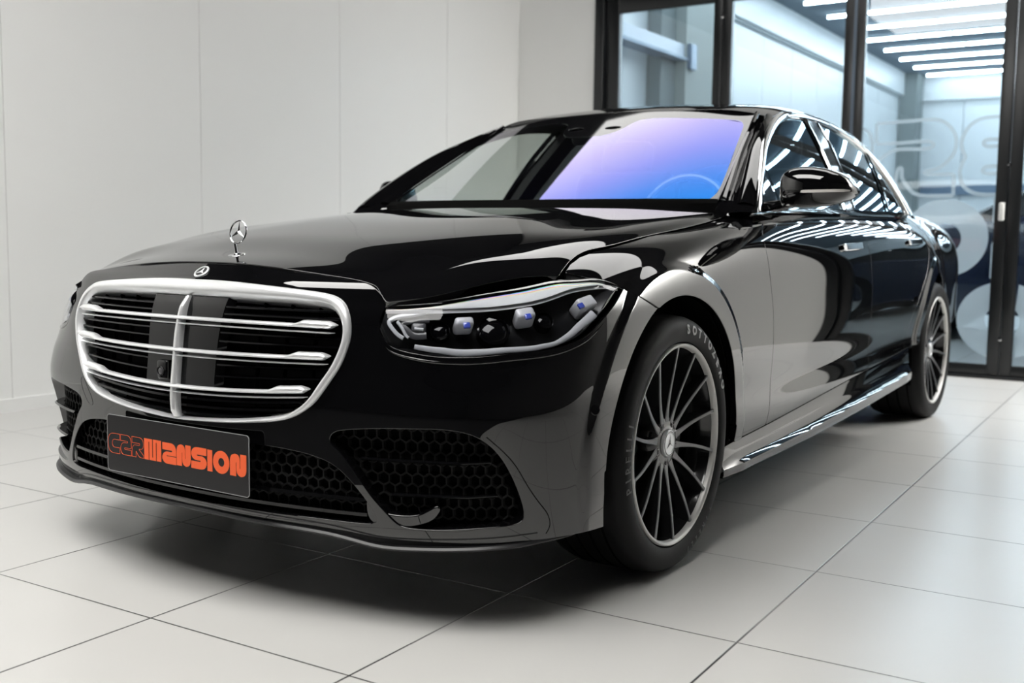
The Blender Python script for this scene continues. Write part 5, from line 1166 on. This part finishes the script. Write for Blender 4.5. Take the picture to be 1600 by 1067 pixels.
bp_, bn_ = B.at(np.array([0.]), np.array([.8195])); bp_, bn_ = bp_[0], bn_[0]; bd_ = MB(); upb = np.cross(np.array([1.,0,0]), bn_); upb = upb if upb[2] > 0 else -upb
disc(bd_, bp_, bn_, [(.0215,-.003),(.0215,.0022),(.0200,.0034),(.0165,.0034),(.0158,.0018),(0,.0018)], 48); bdo = bd_.build('round_badge', 'satin_chrome', bump, sharp=30)
mb = MB(); disc(mb, bp_+bn_*.00185, bn_, [(.0157,0),(0,.0001)], 40); mb.build('badge_field', 'black_satin', bump); star3(MB(), bp_+bn_*.0026, bn_, upb, .0165, .0036, .0012).build('badge_star', 'satin_chrome', bump, smooth=False)
MB().sweep(H.at(np.linspace(-.012, .012, 8)*0+.0, np.full(8, .2))[0]+np.stack([np.linspace(-.02,.02,8), np.zeros(8), np.zeros(8)], 1), circ(.001, 6)).build('washer_jet', 'black_satin', hood)
cowl = MB(); xs = np.linspace(-.74, .74, 50); yh = np.interp(np.abs(xs), HOOD_REAR[::-1, 0], HOOD_REAR[::-1, 1]); u = np.clip(xs/.714, -1.02, 1.02); fp, _ = W.at(u, np.full(50, -.01))
q0 = np.stack([xs, yh-.03, np.interp(np.abs(xs), [0,.3,.6,.74], [1.018,1.016,1.005,.985])], 1); f2_, n2_ = W.at(u, np.full(50, .011)); n2_ = n2_*np.sign(n2_[:, 2:3]); v, f = grid_mesh(np.array([q0, fp+np.array([0,-.012,-.004]), f2_+n2_*.004])); cowl.add(v, f); cowl.build('cowl', 'void', car)
# ================================================================ dark blue car in the hall behind
bc = empty('car', (1.35, 9.8, 0)); bc.scale = (1.08, 1.05, 1.18); tag(bc, 'dark blue car parked sideways in the hall behind the glass doors', 'car')
bb = MB(); P = []
prof_ = [(-2.35,.35,.60,.62),(-2.30,.25,.72,.80),(-2.0,.22,.84,.88),(-1.2,.22,.95,.91),(-.8,.22,.99,.92),(1.2,.22,1.00,.92),(1.9,.22,.98,.90),(2.25,.24,.90,.84),(2.38,.34,.72,.66)]
for x, z0_, z1_, hw_ in prof_: P.append([(x, hw_*a_, z0_+(z1_-z0_)*b_) for a_, b_ in ((-.96,0),(-1,.15),(-1,.7),(-.97,.92),(-.85,1.),(.85,1.),(.97,.92),(1,.7),(1,.15),(.96,0))])
v, f = grid_mesh(np.array(P)); bb.add(v, f); bb.add(P[0], [tuple(range(10))]); bb.add(P[-1], [tuple(range(10))[::-1]]); bb.build('body', 'blue_paint', bc, sharp=40)
cb = MB(); P = [[(x, hw_*a_, z) for a_ in (-1,-.9,.9,1)] for x, z, hw_ in ((-1.15,.95,.80),(-.75,1.15,.76),(-.35,1.33,.68),(.2,1.40,.66),(.8,1.38,.66),(1.3,1.22,.70),(1.8,1.0,.78))]
v, f = grid_mesh(np.array([[(q[0], q[1], q[2]-(.06 if i in (0, 3) else 0)) for i, q in enumerate(r)] for r in P])); cb.add(v, f); cb.build('roof', 'black_gloss', bc, sharp=40)
for s in (-1, 1): cb = MB(); xs = [(-1.1,.95),(-.72,1.12),(-.34,1.27),(.2,1.335),(.8,1.315),(1.28,1.16),(1.7,.97)]; cb.add([(x, s*(.80-.35*(z-.95)), z) for x, z in xs]+[(-1.1, s*.80, .93), (1.7, s*.80, .93)], [tuple(range(9))]); cb.build('side_window', 'black_gloss', bc, smooth=False)
for x in (-1.45, 1.45):
    for s in (-1, 1):
        MB().lathe([(.22,s*.93),(.33,s*.925),(.345,s*.90),(.345,s*.70),(.2,s*.70)], (x,0,.345), 'y', 48).build('wheel', 'rubber', bc); MB().lathe([(0,s*.915),(.20,s*.91),(.225,s*.925)], (x,0,.345), 'y', 32).build('rim', 'rim_lip', bc)
MB().box((-1.75,-.92,.80), (.75,.02,.025)).build('light_strip', 'purple_led', bc, smooth=False); MB().box((-1.9,-.935,.60), (.7,.02,.06), bev=.005).build('side_moulding', 'lamp_grey', bc)
# ================================================================ camera, colour, world
cd = bpy.data.cameras.new('camera'); cam = bpy.data.objects.new('camera', cd); COL.objects.link(cam)
Rr = np.array([[.83692233,.54717662,.01260043],[-.06338037,.07402361,.99524039],[-.54363954,.83373752,-.09663227]]); Cc = (2.16490801,-1.81304192,.91807117)
mw = Matrix.Identity(4)
for i in range(3):
    mw[i][0], mw[i][1], mw[i][2], mw[i][3] = Rr[0, i], Rr[1, i], -Rr[2, i], Cc[i]
cam.matrix_world = mw; cd.sensor_width = 36; cd.sensor_fit = 'HORIZONTAL'; cd.lens = 36*1679.917/1600; cd.clip_start = .05
cd.dof.use_dof = True; cd.dof.focus_distance = 2.85; cd.dof.aperture_fstop = 3.2
scene.camera = cam
wd = bpy.data.worlds.new('world'); scene.world = wd; wd.use_nodes = True; wd.node_tree.nodes['Background'].inputs[0].default_value = (.02,.02,.022,1); wd.node_tree.nodes['Background'].inputs[1].default_value = 1.
vs = scene.view_settings; vs.view_transform = 'Standard'; vs.look = 'None'; vs.exposure = .12; vs.gamma = 1.; vs.use_curve_mapping = False
scene.cycles.max_bounces = 10; scene.cycles.transparent_max_bounces = 16; scene.cycles.sample_clamp_indirect = 8.; scene.cycles.use_denoising = True
